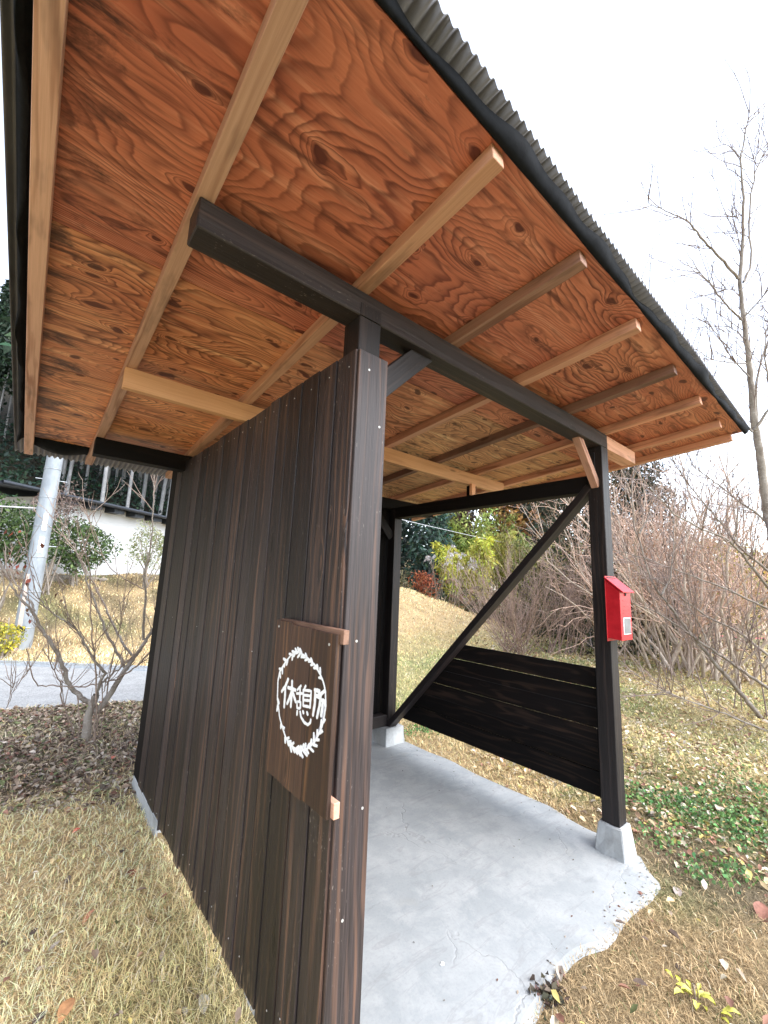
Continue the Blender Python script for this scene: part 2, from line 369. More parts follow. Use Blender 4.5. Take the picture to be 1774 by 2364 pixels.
props(link('road', mesh_from(rv, rf, True), road_mat()), 'pale grey lane passing behind the bare bush', 'road', kind='structure')
M_ZINC = plain('galvanised_steel', (.42, .45, .48), .45, .5, .5, .2, 20)
dg = thing('drain_grating', 'galvanised drain grating along the far edge of the pale lane', 'grating', (B[20][0], B[20][1], hz(*B[20])))
gv, gf = [], []
def add_box(gv, gf, c, ax, ay, az):
    k = len(gv); c, ax, ay, az = map(np.array, (c, ax, ay, az))
    for s in ((-1, -1, -1), (1, -1, -1), (1, 1, -1), (-1, 1, -1), (-1, -1, 1), (1, -1, 1), (1, 1, 1), (-1, 1, 1)): gv.append(c+s[0]*ax+s[1]*ay+s[2]*az)
    for q in ((0, 3, 2, 1), (4, 5, 6, 7), (0, 1, 5, 4), (1, 2, 6, 5), (2, 3, 7, 6), (3, 0, 4, 7)): gf.append([k+i for i in q])
BB = resamp(far, 260)
for i in range(60, 225):
    d = BB[i+1]-BB[i]; d = d/np.hypot(*d); nn = np.array([-d[1], d[0]])
    c = BB[i]+nn*.11; add_box(gv, gf, (c[0], c[1], hz(*c)+.014), (d[0]*.012, d[1]*.012, 0), (nn[0]*.10, nn[1]*.10, 0), (0, 0, .012))
part('grating_bars', mesh_from(gv, gf), M_ZINC, dg)['kind'] = 'stuff'
for off in (.005, .215):
    gv, gf = [], []
    for i in range(60, 225):
        d = BB[i+1]-BB[i]; L = np.hypot(*d); d = d/L; nn = np.array([-d[1], d[0]]); c = (BB[i]+BB[i+1])/2+nn*off
        add_box(gv, gf, (c[0], c[1], hz(*c)+.016), (d[0]*L*.5, d[1]*L*.5, 0), (nn[0]*.012, nn[1]*.012, 0), (0, 0, .016))
    part('grating_rail', mesh_from(gv, gf), M_ZINC, dg)


# slab
def slab_mesh(v, f):
    me = mesh_from(v, f); bm = bmesh.new(); bm.from_mesh(me); bmesh.ops.triangulate(bm, faces=[q for q in bm.faces if len(q.verts) > 4], ngon_method='EAR_CLIP')
    bmesh.ops.recalc_face_normals(bm, faces=bm.faces[:]); bm.to_mesh(me); bm.free(); return me
edge = [(1222, 2336), (1240, 2290), (1269, 2248), (1346, 2195), (1392, 2181), (1437, 2125), (1486, 2066), (1513, 2037), (1492, 2008), (1476, 1978), (1440, 1950), (1372, 1921), (1316, 1894), (1269, 1866), (1211, 1836), (1129, 1801), (1058, 1767), (994, 1738), (941, 1714)]
ep = [on(x, y, 2, .008)[:2] for x, y in edge]+[np.array(q) for q in ((2.02, 2.12), (1.2, 2.16), (.3, 2.12), (.06, 2.05), (.05, 1.2), (.05, .3), (.06, -.1), (.3, -.22), (.55, -.2))]
ep = resamp(ep+[ep[0]], 220)[:-1]
nrm = np.roll(ep, -1, 0)-np.roll(ep, 1, 0); nrm = np.stack([nrm[:, 1], -nrm[:, 0]], -1); nrm /= np.hypot(nrm[:, 0], nrm[:, 1])[:, None]
if ((ep-ep.mean(0))*nrm).sum() < 0: nrm = -nrm
ep = ep+nrm*(rng.normal(0, .0015, len(ep))+.006*np.sin(np.arange(len(ep))*.55)+.009*np.sin(np.arange(len(ep))*.27+1))[:, None]
sv, sf = [], []; n = len(ep); c0 = np.array([1.0, 1.0])
rings = [(0.05, -.03), (0.028, -.004), (0.010, .006), (-.012, .011)]
for off, z in rings:
    for i in range(n): q = ep[i]+nrm[i]*off; sv.append((q[0], q[1], z))
for k in range(len(rings)-1):
    for i in range(n): j = (i+1) % n; sf.append((k*n+i, k*n+j, (k+1)*n+j, (k+1)*n+i))
sf.append(tuple(range(len(sv)-n, len(sv))))
props(link('concrete_slab', slab_mesh(sv, sf), M_SLAB), 'rough grey concrete slab that floors the shelter', 'floor', kind='structure')

# ------------------------------------------------------------------ the shelter
SH = thing('rest_shelter', 'dark stained timber shelter with plywood ceiling under a corrugated lean-to roof', 'shelter')
# footings (cast blocks under the posts)
def footing(cx, cy, top, bot, z0, z1, top2=None, bot2=None):
    t2 = top2 or top; b2 = bot2 or bot
    bm = bmesh.new(); vs = []
    for z, a, b in ((z0, bot, b2), (z1, top, t2)):
        for sx, sy in ((-1, -1), (1, -1), (1, 1), (-1, 1)): vs.append(bm.verts.new((cx+sx*a, cy+sy*b, z)))
    for q in ((0, 3, 2, 1), (4, 5, 6, 7), (0, 1, 5, 4), (1, 2, 6, 5), (2, 3, 7, 6), (3, 0, 4, 7)): bm.faces.new([vs[i] for i in q])
    bmesh.ops.bevel(bm, geom=bm.edges[:], offset=.005, segments=1, affect='EDGES')
    bmesh.ops.subdivide_edges(bm, edges=bm.edges[:], cuts=2, use_grid_fill=True)
    for v in bm.verts: v.co += Vector(rng.normal(0, .0018, 3))
    me = bpy.data.meshes.new('m'); bm.to_mesh(me); bm.free(); return part('footing', me, M_FOOT, SH)
footing(W_+.046, .046, .060, .086, -.06, .152)
footing(.045, .12, .062, .090, -.06, .10, .14, .17)
footing(W_+.046, 1.955, .10, .115, -.06, .150)
footing(.075, 1.945, .098, .108, -.06, .075, .335, .345)
# posts
xbox('post', (0, 0, .10), (PW, PW, HB), M_BEAM, SH, 2, .003)
xbox('post', (W_, 0, .152), (W_+PW, PW, HB), M_BEAM, SH, 2, .003)
xbox('post', (W_, 1.905, .150), (W_+PW, 1.905+PW, 2.09), M_BEAM, SH, 2, .003)
xbox('post', (.002, 1.905, .076), (PW, 1.905+PW, 2.09), M_BEAM, SH, 2, .003)
xbox('post_tenon', (.001, -.002, HB+.001), (PW-.001, .02, HB+.048), M_BEAM, SH, 2, .001)
# beams
xbox('front_beam', (-.529, 0, HB), (W_+PW, PW, ZR), M_BEAM, SH, 0, .004)
xbox('beam_end', (W_+PW+.001, .002, HB+.002), (2.409, PW-.002, ZR-.003), M_RAFT, SH, 0, .002, (1.1, 1.02, .95))
xbox('back_beam', (-.537, 1.94, 2.088), (2.42, 2.032, 2.193), M_BLACK, SH, 0, .003)
xbox('side_beam', (W_+.001, PW+.001, 2.002), (W_+PW-.001, 1.939, 2.104), M_BLACK, SH, 1, .003)
xbox('side_beam', (.002, PW+.001, 2.002), (PW-.001, 1.939, 2.104), M_BLACK, SH, 1, .003)
xbox('sill', (PW, 1.915, .152), (W_-.001, 1.997, .245), M_BEAM, SH, 0, .003)
# knee braces
def knee(name, a, b, w_, h_, mat, color=None, up=(0, 1, 0)): return bar(name, a, b, h_, w_, mat, SH, up, .002, color)
knee('knee_brace', (PW-.02, .055, 2.020), (PW+.265, .055, 2.305), .045, .085, M_BEAM)
knee('knee_brace', (W_+.005, .045, 2.03), (W_-.23, .045, 2.30), .042, .045, M_RAFT, (1.15, 1.02, .92))
knee('knee_brace', (W_-.01, 1.95, 1.82), (W_-.27, 1.95, 2.10), .042, .085, M_BLACK)
# diagonal brace of the open side
bar('diagonal_brace', (W_+.04, .085, 2.035), (W_+.04, 1.90, .165), .045, .088, M_BEAM, SH, (1, 0, 0), .002)
# corner bracket
o = bar('bracket', (W_-.003, .062, 2.245), (W_-.003, .062, 2.095), .040, .004, M_BRKT, SH, (1, 0, 0), .001)
o = bar('bracket', (W_-.006, .066, 2.19), (W_-.006, .066, 2.155), .010, .004, M_NAIL, SH, (1, 0, 0), .001)
# crossbar under the rafters, with its packing blocks
xbox('crossbar', (-.536, 1.0, 2.186), (2.30, 1.036, 2.281), M_PALE, SH, 0, .002, (1, 1, 1))
xbox('packing_block', (W_+.002, 1.005, 2.105), (W_+.07, 1.05, 2.185), M_BLACK, SH, 2, .001)
xbox('packing_block', (W_-.025, .975, 2.10), (W_+.022, .999, 2.190), M_PALE, SH, 2, .001, (.95, .85, .85))
# rafters
RX = [-.8716, -.5376, -.0114, .4652, .9598, 1.4483, 1.907, 2.3727, 2.6946]
RC = [(.98, .98, 1.0), (1.0, .98, .95), (1.12, 1.0, .85), (.85, .78, .75), (.92, .80, .70), (.62, .56, .55), (.95, .80, .70), (.9, .78, .68), (1.0, .86, .74)]
nrmz = Vector((0, MS, 1)).normalized()
for i, (x, c) in enumerate(zip(RX, RC)):
    ef = .5441-.0227*x; eb = 2.562+random.uniform(-.004, .004)
    a = Vector((x+.0225, -ef, zr(-ef)))+nrmz*.0228; b = Vector((x+.0225, eb, zr(eb)))+nrmz*.0228
    bar('rafter', a, b, .045, .0456, M_RAFT, SH, tuple(nrmz), .0015, c)
# plywood sheets
PX = [-.866, .980, 2.738]; PY = [-.548, .390, 1.300, 2.315]
PCOL = {(0, 0): (.94, .72, .78), (1, 0): (1.0, .84, .86), (0, 1): (1.12, 1.08, 1.0), (1, 1): (1.18, 1.45, 1.4), (0, 2): (1.32, 1.28, 1.1), (1, 2): (1.25, 1.55, 1.45)}
for i in range(2):
    for j in range(3):
        x0, x1, y0, y1 = PX[i]+.0015, PX[i+1]-.0015, PY[j]+.0015, PY[j+1]-.0015
        L = (y1-y0)*math.hypot(1, MS)
        bm = bmesh.new(); bmesh.ops.create_cube(bm, size=1)
        for v in bm.verts: v.co = Vector(((v.co.x+.5)*(x1-x0), (v.co.y+.5)*L, (v.co.z+.5)*.012))
        me = bpy.data.meshes.new('m'); bm.to_mesh(me); bm.free()
        o = link('plywood_sheet', me, M_PLY, SH); o.location = (x0, y0, zr(y0)+.0462); o.rotation_euler = (-math.atan(MS), 0, 0); o.color = (*PCOL[i, j], 1)
# corrugated roof sheets
def corr_sheet(x0, x1, lift):
    per, amp = .0318, .008; n = int((x1-x0)/per*8); xs = np.linspace(x0, x1, n); v, f = [], []
    ys = (-.612, .2, 1.0, 1.8, 2.80)
    for y in ys:
        for x in xs: v.append((x, y+(0 if y > -.5 else float(np.interp(x, [-.9, -.3, .4, 1.5, 2.8], [.004, .006, .022, .026, .050]))), zr(y)+.084+lift+amp*math.sin(2*math.pi*x/per)))
    for k in range(len(ys)-1):
        for i in range(n-1): a = k*n+i; f.append((a, a+1, a+n+1, a+n))
    me = mesh_from(v, f, True); o = part('corrugated_sheet', me, M_CORR, SH)
    s = o.modifiers.new('s', 'SOLIDIFY'); s.thickness = .0008
cs = -.930
for k in range(6): corr_sheet(cs, min(cs+.69, 2.80), .0011*(k % 2)); cs += .636
# roofing felt showing along the edges
def strip(name, secs, close=False):
    v, f = [], []; m = len(secs[0])
    for s_ in secs: v += s_
    for i in range(len(secs)-1):
        for j in range(m-1): a = i*m+j; f.append((a, a+1, a+m+1, a+m))
    o = part(name, mesh_from(v, f, True), M_FELT, SH); md = o.modifiers.new('s', 'SOLIDIFY'); md.thickness = .0015; return o
secs = []
for i in range(160):
    x = -.885+i/159*(2.76+.885); wv = .006*math.sin(x*5.1)+.005*math.sin(x*11.3+1)+.003*math.sin(x*27)
    y0 = -.545+.012*max(0, x)/2.7; sg = .004+wv*1.7
    secs.append([(x, y0+.03, zr(y0)+.060), (x, y0-.003, zr(y0)+.0585), (x, y0-.005, zr(y0)+.046-sg*.2), (x, y0-.010, zr(y0)+.040-sg*.4), (x, y0-.018-sg*.3, zr(y0)+.050-sg*.3), (x, y0-.025-sg*.9, zr(y0)+.070)])
strip('roofing_felt', secs)
secs = []
for i in range(140):
    y = -.56+i/139*(2.40+.56); wv = .007*math.sin(y*4.1+.6)+.006*math.sin(y*9.7)+.004*math.sin(y*23)
    secs.append([(-.845, y, zr(y)+.0600), (-.874, y, zr(y)+.0595), (-.886+wv*.3, y, zr(y)+.046), (-.893+wv, y, zr(y)+.030+wv), (-.902+wv*.6, y, zr(y)+.048), (-.906, y, zr(y)+.064)])
strip('roofing_felt', secs)
secs = []
for i in range(90):
    x = -.835+i/89*(2.72+.835); t = (x+.835)/.30
    sag = .058*math.sin(math.pi*min(max(t, 0), 1)) if t < 1 else .018+.012*math.sin(x*6.0)
    y = 2.317; secs.append([(x, y-.03, zr(y)+.060), (x, y+.002, zr(y)+.0585), (x, y+.004+sag*.1, zr(y)+.050-sag*.6), (x, y+.05+sag*.2, zr(y)+.045-sag), (x, y+.13, zr(y)+.030-sag*.7), (x, y+.20, zr(y)+.055)])
strip('roofing_felt', secs)

# boarded side wall
seam = [-.006, .103, .214, .335, .440, .524, .612, .706, .798, .875, .981, 1.070, 1.193, 1.273, 1.386, 1.494, 1.602, 1.719, 1.865, 1.995, 2.128]
nails = []
for i in range(len(seam)-1):
    a, b = seam[i], seam[i+1]; pr = (0.0, .009, .002, .006, .011, .003, .0075)[i*5 % 7]; zb = .0798-.0233*(a+b)/2+random.uniform(-.016, .012)
    zt = 2.150+random.uniform(-.002, .002)
    xbox('wall_board', (-.0130-pr, a+.0012, zb), (-.001-pr*.2, b-.0012-(.0042 if i % 3 == 0 else .0008), zt), M_DARK, SH, 2, .0014)
    for zn in ((zt-.052, zb+.075) if i % 3 else (zt-.052,)):
        nails.append((-.0130-pr, (a+b)/2+random.uniform(-.025, .025), zn+random.uniform(-.008, .008), 0))
    if i % 4 == 1: nails.append((-.0130-pr, (a+b)/2+random.uniform(-.02, .02), 1.12+random.uniform(-.03, .03), 0))
xbox('corner_board', (-.021, 2.130, .028), (-.004, 2.292, 2.165), M_BLACK, SH, 2, .0015)
xbox('nailer', (-.003, 1.999, .08), (.06, 2.28, .13), M_BLACK, SH, 1); xbox('nailer', (-.003, 1.999, 1.0), (.06, 2.28, 1.045), M_BLACK, SH, 1)
xbox('trim_board', (-.005, -.0175, .02), (.1166, -.002, 2.1463), M_DARK, SH, 2, .002)
for z in (2.085, 1.215, .49, .10): nails.append((.045+random.uniform(-.01, .012), -.0175, z, 1))
for z in (1.9, .75): nails.append((.09, -.0175, z, 1))
# inner back wall of upright boards
yb = 1.998
k = PW
while k < W_+PW-.02:
    wd = random.uniform(.10, .125); xbox('back_board', (k+.001, 2.0345+.003*random.random(), .10), (min(k+wd, W_+PW+.012)-.001, 2.049, 2.17), M_BLACK, SH, 2, .0015); k += wd
# low horizontal boards of the open side, cut along the diagonal brace
def slat(z0, z1, x0):
    def ycut(z): return 1.905-(z-.19)/1.87*1.83      # brace line
    bm = bmesh.new(); d = .012
    yl0, yl1 = min(1.92, ycut(z0)+.02), min(1.92, ycut(z1)+.02)
    # local X along -y so the grain runs along the board
    P = [(0, z0), (-yl0, z0), (-yl1, z1), (0, z1)]
    P = [(-.008, z0), (-yl0, z0), (-yl1, z1), (-.008, z1)]
    vs = [bm.verts.new((p[0], 0, p[1])) for p in P]+[bm.verts.new((p[0]+0, d, p[1])) for p in P]
    for q in ((0, 1, 2, 3), (7, 6, 5, 4), (0, 4, 5, 1), (1, 5, 6, 2), (2, 6, 7, 3), (3, 7, 4, 0)): bm.faces.new([vs[i] for i in q])
    bmesh.ops.recalc_face_normals(bm, faces=bm.faces[:])
    bmesh.ops.bevel(bm, geom=bm.edges[:], offset=.0012, segments=1, affect='EDGES')
    me = bpy.data.meshes.new('m'); bm.to_mesh(me); bm.free()
    o = link('side_slat', me, M_SLAT, SH)
    o.matrix_basis = Matrix(((0, 1, 0, x0), (-1, 0, 0, 0), (0, 0, 1, 0), (0, 0, 0, 1))); return o
zz = .228; hts = [.135, .120, .112, .112, .112, .118]; gp = [0, .0008, .0022, .0008, .0020, .0014]
for i, h_ in enumerate(hts):
    slat(zz+gp[i], zz+h_-.0006, W_+PW+.002+.006*(i % 2)); zz += h_
xbox('side_batten', (W_+PW*.62, PW+.001, .24), (W_+PW, PW+.03, .93), M_BLACK, SH, 2)
# nail heads
def disc(c, nx, r, k):
    v = []
    for lift in (0, .0012):
        for i in range(7):
            a = i*2*math.pi/7
            if nx == 0: v.append((c[0]-lift, c[1]+r*math.cos(a), c[2]+r*math.sin(a)))
            else: v.append((c[0]+r*math.cos(a), c[1]-lift, c[2]+r*math.sin(a)))
    f = [tuple(k+7+i for i in range(7))]+[(k+i, k+(i+1) % 7, k+7+(i+1) % 7, k+7+i) for i in range(7)]
    return v, f
nv, nf = [], []
for x, y, z, ax in nails: v, f = disc((x, y, z), ax, (.0040 if ax else .0024), len(nv)); nv += v; nf += f
part('nail_heads', mesh_from(nv, nf), M_NAIL, SH)['kind'] = 'stuff'

# ------------------------------------------------------------------ the painted sign
SG = thing('sign_board', 'brown plank sign painted with white characters inside a leafy wreath, on the boarded wall', 'sign', (-.05, .14, .77))
SX = -.052
def sp(x, y, dx=0.0): return on(560+x*.24409, 1380+y*.24409, 0, SX-dx)
for ya, yb_, zl, zh in ((.3265, .2155, .768, 1.249), (.213, .092, .765, 1.243), (.089, -.046, .770, 1.241)):
    xbox('plank', (SX, yb_, zl), (SX+.013, ya, zh), M_SIGN, SG, 2, .0012)
xbox('batten', (SX+.0135, -.062, 1.214), (-.0190, .318, 1.2535), M_RAFT, SG, 1, .0015, (.72, .68, .62))
xbox('batten', (SX+.0135, -.060, .772), (-.0190, .318, .812), M_RAFT, SG, 1, .0015, (.75, .68, .62))
for p in ((.308, 1.228), (-.012, 1.210)): v, f = disc((SX, p[0], p[1]), 0, .0042, 0); part('nail', mesh_from(v, f), M_NAIL, SG)
def brush(pts, wd, v, f, x, taper=(.75, .9)):
    """a flat dab of paint following a stroke (y,z) on the sign face"""
    P = np.array(pts)[:, 1:]; P = resamp(P, max(4, 3*len(P))); n = len(P)
    d = np.gradient(P, axis=0); d /= np.maximum(np.hypot(d[:, 0], d[:, 1]), 1e-6)[:, None]; q = np.stack([-d[:, 1], d[:, 0]], -1)
    P = np.concatenate([[P[0]-d[0]*wd*.35], P, [P[-1]+d[-1]*wd*.35]]); q = np.concatenate([[q[0]], q, [q[-1]]]); n += 2
    ws = wd*.5*np.interp(np.linspace(0, 1, n), [0, .08, .5, .92, 1], [.35, taper[0]+.15, 1.0, taper[1], .35])*(1+.10*np.sin(np.arange(n)*2.1))
    k = len(v)
    for i in range(n):
        for s_ in (-1, 1): a = P[i]+q[i]*ws[i]*s_; v.append((x, a[0], a[1]))
    for i in range(n):
        for s_ in (-1, 1): a = P[i]+q[i]*ws[i]*s_*1.02; v.append((SX+.0008, a[0], a[1]))
    for i in range(n-1):
        a = k+2*i; f.append((a, a+1, a+3, a+2)); b = a+2*n; f.append((a, a+2, b+2, b)); f.append((a+1, b+1, b+3, a+3))
ST = [
 [[(434, 768), (410, 832), (372, 888)], [(407, 850), (402, 950), (395, 1035)], [(432, 850), (470, 862), (505, 876)], [(471, 788), (468, 900), (458, 1032)], [(463, 895), (446, 950), (424, 1002)], [(475, 890), (490, 938), (506, 986)]],
 [[(556, 832), (520, 872)], [(514, 906), (578, 906)], [(547, 850), (543, 980)], [(517, 985), (518, 1045), (548, 1046), (552, 985), (520, 982)],
  [(601, 832), (586, 864)], [(578, 872), (576, 1022)], [(578, 874), (652, 882), (640, 1042)], [(582, 922), (642, 928)], [(580, 968), (640, 974)], [(578, 1022), (640, 1034)],
  [(521, 1070), (517, 1108)], [(547, 1078), (556, 1130), (588, 1182), (622, 1202), (644, 1182), (648, 1152)], [(574, 1072), (580, 1094)], [(612, 1082), (620, 1108)]],
 [[(684, 872), (732, 884)], [(690, 876), (686, 1000), (668, 1112)], [(688, 925), (724, 936)], [(728, 888), (722, 945)], [(778, 882), (742, 912), (736, 1000), (706, 1134)], [(742, 965), (786, 984)], [(764, 975), (756, 1050), (746, 1118)]]]
for ch in ST:
    v, f = [], []
    for i, s_ in enumerate(ch): brush([sp(*p) for p in s_], (.0082 if len(ch) > 10 else .0115), v, f, SX-.0006-.00006*i)
    part('painted_character', mesh_from(v, f), M_WHITE, SG)
wr = [(505, 505), (450, 555), (395, 630), (352, 705), (336, 790), (328, 880), (333, 970), (345, 1060), (352, 1130), (380, 1230), (412, 1330), (470, 1410), (545, 1452), (612, 1432), (680, 1370), (738, 1262), (768, 1170), (784, 1080), (794, 980), (788, 900), (770, 805), (735, 722), (690, 640), (640, 592), (580, 540), (505, 505)]
WP = np.array([sp(*p) for p in wr]); WPs = resamp(WP, 75)
v, f = [], []; brush(list(WPs), .0062, v, f, SX-.0007, (1, 1))
part('painted_wreath', mesh_from(v, f), M_WHITE, SG)
v, f = [], []; brush([sp(*p) for p in ((560, 1440), (640, 1395), (700, 1320), (745, 1215), (768, 1110), (776, 1010))], .0095, v, f, SX-.0005)
part('thin_paint_smear', mesh_from(v, f), M_GREYP, SG)
v, f = [], []
for i in range(0, 75):
    if i % 75 in (51, 52, 53) or random.random() < .22: continue
    c = WPs[i]; d = WPs[(i+1) % 74]-WPs[i-1]; ang = math.atan2(d[2], d[1]); side = 1 if i % 2 else -1
    a2 = ang+side*random.uniform(.45, .95); L = random.uniform(.012, .021)*(1.25 if 25 < i < 48 else 1)
    e = np.array([0, math.cos(a2)*L, math.sin(a2)*L]); brush([c+e*.15, c+e*.6, c+e], random.uniform(.0075, .0105), v, f, SX-.0009-.00001*i, (.9, .8))
part('painted_leaves', mesh_from(v, f), M_WHITE, SG)

# ------------------------------------------------------------------ red leaflet box on the post
BX = thing('letter_box', 'small red letter box with sloping lid and bare metal window, fixed to the post', 'letter box', (W_+.03, -.04, 1.135))
bx0, bx1, by = 1.814, 1.962, -.078
bm = bmesh.new(); P = []
for x in (bx0, bx1):
    for y, z in ((-.001, 1.136), (by, 1.128), (by, 1.398), (-.001, 1.462)): P.append(bm.verts.new((x, y, z)))
for q in ((0, 1, 2, 3), (7, 6, 5, 4), (0, 4, 5, 1), (1, 5, 6, 2), (2, 6, 7, 3), (3, 7, 4, 0)): bm.faces.new([P[i] for i in q])
bmesh.ops.recalc_face_normals(bm, faces=bm.faces[:]); bmesh.ops.bevel(bm, geom=bm.edges[:], offset=.002, segments=1, affect='EDGES')
me = bpy.data.meshes.new('m'); bm.to_mesh(me); bm.free(); body = part('body', me, M_RED, BX)
xbox('back_plate', (bx0-.004, -.004, 1.118), (bx1+.004, -.0005, 1.482), M_RED, BX, 2, .001)
bar('hinge', (bx0+.012, -.006, 1.474), (bx1-.012, -.006, 1.474), .007, .007, M_BRKT, BX, (0, 0, 1), .002)
xbox('latch', ((bx0+bx1)/2-.006, by-.006, 1.372), ((bx0+bx1)/2+.006, by+.001, 1.392), M_BRKT, body, 2, .001)
lid = bar('lid', ((bx0+bx1)/2, .0, 1.474), ((bx0+bx1)/2, by-.020, 1.392), bx1-bx0+.016, .007, M_RED, BX, (0, 0, 1), .0015)
wf = xbox('window_frame', (bx0+.028, by-.003, 1.160), (bx1-.022, by+.001, 1.252), M_WHITE, BX, 2, .001)
xbox('window', (bx0+.033, by-.0045, 1.164), (bx1-.027, by-.0025, 1.248), M_METAL, wf, 2, .0008)
for z, a, b in ((1.345, .03, .10), (1.312, .05, .12), (1.29, .04, .10), (1.275, .03, .11)): xbox('raised_line', (bx0+a, by-.0016, z), (bx0+b, by+.001, z+.003), M_RED, body, 0, .0005)

# ------------------------------------------------------------------ growing things: helpers
def leaf_mat(name, trans=.25, rough=.55):
    g = G(name); at = g.n('Attribute', 0, props={'attribute_name': 'Col'})
    n = g.noise(g.geo(), 30, 2, .5); col = g.mix(1.0, at, g.ramp(n, [(.3, .75), (.7, 1.2)]), 'MULTIPLY')
    g.done(col, rough, .25)
    t = g.nt.nodes.new('ShaderNodeBsdfTranslucent'); g.nt.links.new(col, t.inputs[0])
    m = g.nt.nodes.new('ShaderNodeMixShader'); m.inputs[0].default_value = trans
    g.nt.links.new(g.b.outputs[0], m.inputs[1]); g.nt.links.new(t.outputs[0], m.inputs[2]); g.nt.links.new(m.outputs[0], g.out.inputs[0]); return g.m
M_LEAF = leaf_mat('leaf', .25); M_BLADE = leaf_mat('grass_blade', .3, .7); M_LITTER = leaf_mat('dead_leaf', .12, .7)
def bark_mat(name, a, b, c, sc=14):
    g = G(name); v = g.geo(); n = g.noise(g.scale(v, (sc, sc, sc*.45)), 1, 4, .6); n2 = g.noise(g.scale(v, (sc*2, sc*2, sc*6)), 1, 3, .6)
    col = g.mix(g.ramp(n, [(.35, 0), (.65, 1)]), a, b); col = g.mix(g.ramp(n2, [(.56, 0), (.7, .7)]), col, c)
    g.bump(n2, .4, .006); return g.done(col, .8, .2)
M_BARK = bark_mat('grey_bark', (.20, .165, .135), (.33, .29, .25), (.46, .43, .40))
M_TWIG = bark_mat('brown_twig', (.20, .14, .11), (.34, .26, .21), (.46, .39, .33))
M_PINK = bark_mat('pinkish_twig', (.52, .33, .25), (.74, .54, .43), (.86, .74, .63))
M_STEM = bark_mat('thicket_stem', (.38, .30, .24), (.56, .48, .40), (.74, .67, .59))
M_PINK2 = bark_mat('grey_twig', (.21, .155, .135), (.32, .25, .22), (.45, .38, .35))
M_PURP = bark_mat('purple_twig', (.24, .16, .135), (.42, .31, .26), (.58, .48, .41))
M_TRUNK = bark_mat('pale_cedar_trunk', (.17, .17, .172), (.28, .28, .28), (.11, .105, .10), 6)
def tubes(polys, k=4):
    """polys: list of (points (n,3), radii (n)) -> one mesh"""
    vs, fs, b = [], [], 0; ang = np.arange(k)*2*math.pi/k
    for P, r in polys:
        P = np.asarray(P, float); n = len(P); r = np.broadcast_to(np.asarray(r, float), (n,))
        d = np.gradient(P, axis=0); d /= np.maximum(np.linalg.norm(d, axis=1), 1e-9)[:, None]
        ref = np.array([0.31, .17, .93]) if abs(d[0, 2]) < .9 else np.array([1., .1, 0])
        a = np.cross(d, ref); a /= np.maximum(np.linalg.norm(a, axis=1), 1e-9)[:, None]; c = np.cross(d, a)
        ring = P[:, None, :]+r[:, None, None]*(np.cos(ang)[None, :, None]*a[:, None, :]+np.sin(ang)[None, :, None]*c[:, None, :])
        vs.append(ring.reshape(-1, 3)); i = np.arange(n-1)[:, None]*k; j = np.arange(k)[None, :]; j2 = (j+1) % k
        fs.append(np.stack([b+i+j, b+i+j2, b+i+k+j2, b+i+k+j], -1).reshape(-1, 4)); b += n*k
    return mesh_np(np.concatenate(vs), [np.concatenate(fs)], None, True)
def rvec(n): v = rng.normal(size=(n, 3)); return v/np.linalg.norm(v, axis=1)[:, None]
def grow(p, d, L, r, out, depth, nch, lift=.15, wob=.25, chl=.5, ang=.7, seg=6, keep=.35, droop=0.0):
    d = np.array(d, float); d /= np.linalg.norm(d); P = [np.array(p, float)]; st = L/seg
    for i in range(seg):
        d = d+rng.normal(0, wob, 3)*.5+np.array([0, 0, lift-droop*i/seg]); d /= np.linalg.norm(d); P.append(P[-1]+d*st)
    P = np.array(P); rr = r*np.linspace(1, keep, seg+1); out.setdefault(depth, []).append((P, rr))
    if depth <= 0: return
    for _ in range(nch[depth] if isinstance(nch, dict) else nch):
        t = rng.uniform(.2, 1.0)*seg; i = min(int(t), seg-1); q = P[i]+(P[i+1]-P[i])*(t-i); dd = P[i+1]-P[i]; dd /= np.linalg.norm(dd)
        v = rng.normal(size=3); v -= dd*(v@dd); v /= np.linalg.norm(v); a = ang*rng.uniform(.6, 1.3)
        grow(q, dd*math.cos(a)+v*math.sin(a), L*chl*rng.uniform(.6, 1.25)*(1.15-.5*t/seg), max(rr[i]*.55, .0026), out, depth-1, nch, lift, wob, chl, ang, max(3, seg-1), keep, droop)
def leaves(C, size, asp, cols, nrm=None, droop=0.0, fold=0.0):
    """diamond leaf faces"""
    n = len(C); size = np.broadcast_to(size, (n,)); a = rvec(n)
    if droop: a[:, 2] -= droop; a /= np.linalg.norm(a, axis=1)[:, None]
    b = np.cross(a, rvec(n) if nrm is None else nrm); b /= np.maximum(np.linalg.norm(b, axis=1), 1e-6)[:, None]
    h = size[:, None]; m = C+a*h*.45; up = np.cross(a, b)*h*fold
    v = np.stack([C, m+b*h*asp*.5+up, C+a*h, m-b*h*asp*.5+up], 1).reshape(-1, 3)
    return mesh_np(v, [np.arange(4*n).reshape(n, 4)], np.repeat(cols, 4, 0))
def cvar(base, n, v=.25, hue=.12):
    return np.clip(np.array(base)[None, :]*(1+rng.normal(0, v, (n, 1)))*(1+rng.normal(0, hue, (n, 3))), .004, 1)
def blob(n, c, r, hollow=.45, lump=.25, k=7):
    """points in the lumpy shell of an ellipsoid"""
    d = rvec(n); L = rvec(k); w_ = np.max(np.clip(d@L.T, 0, 1)**6, 1); rad = (hollow+(1-hollow)*rng.random(n)**.6)*(1-lump+lump*2*w_)
    return np.array(c)+d*np.array(r)*rad[:, None]

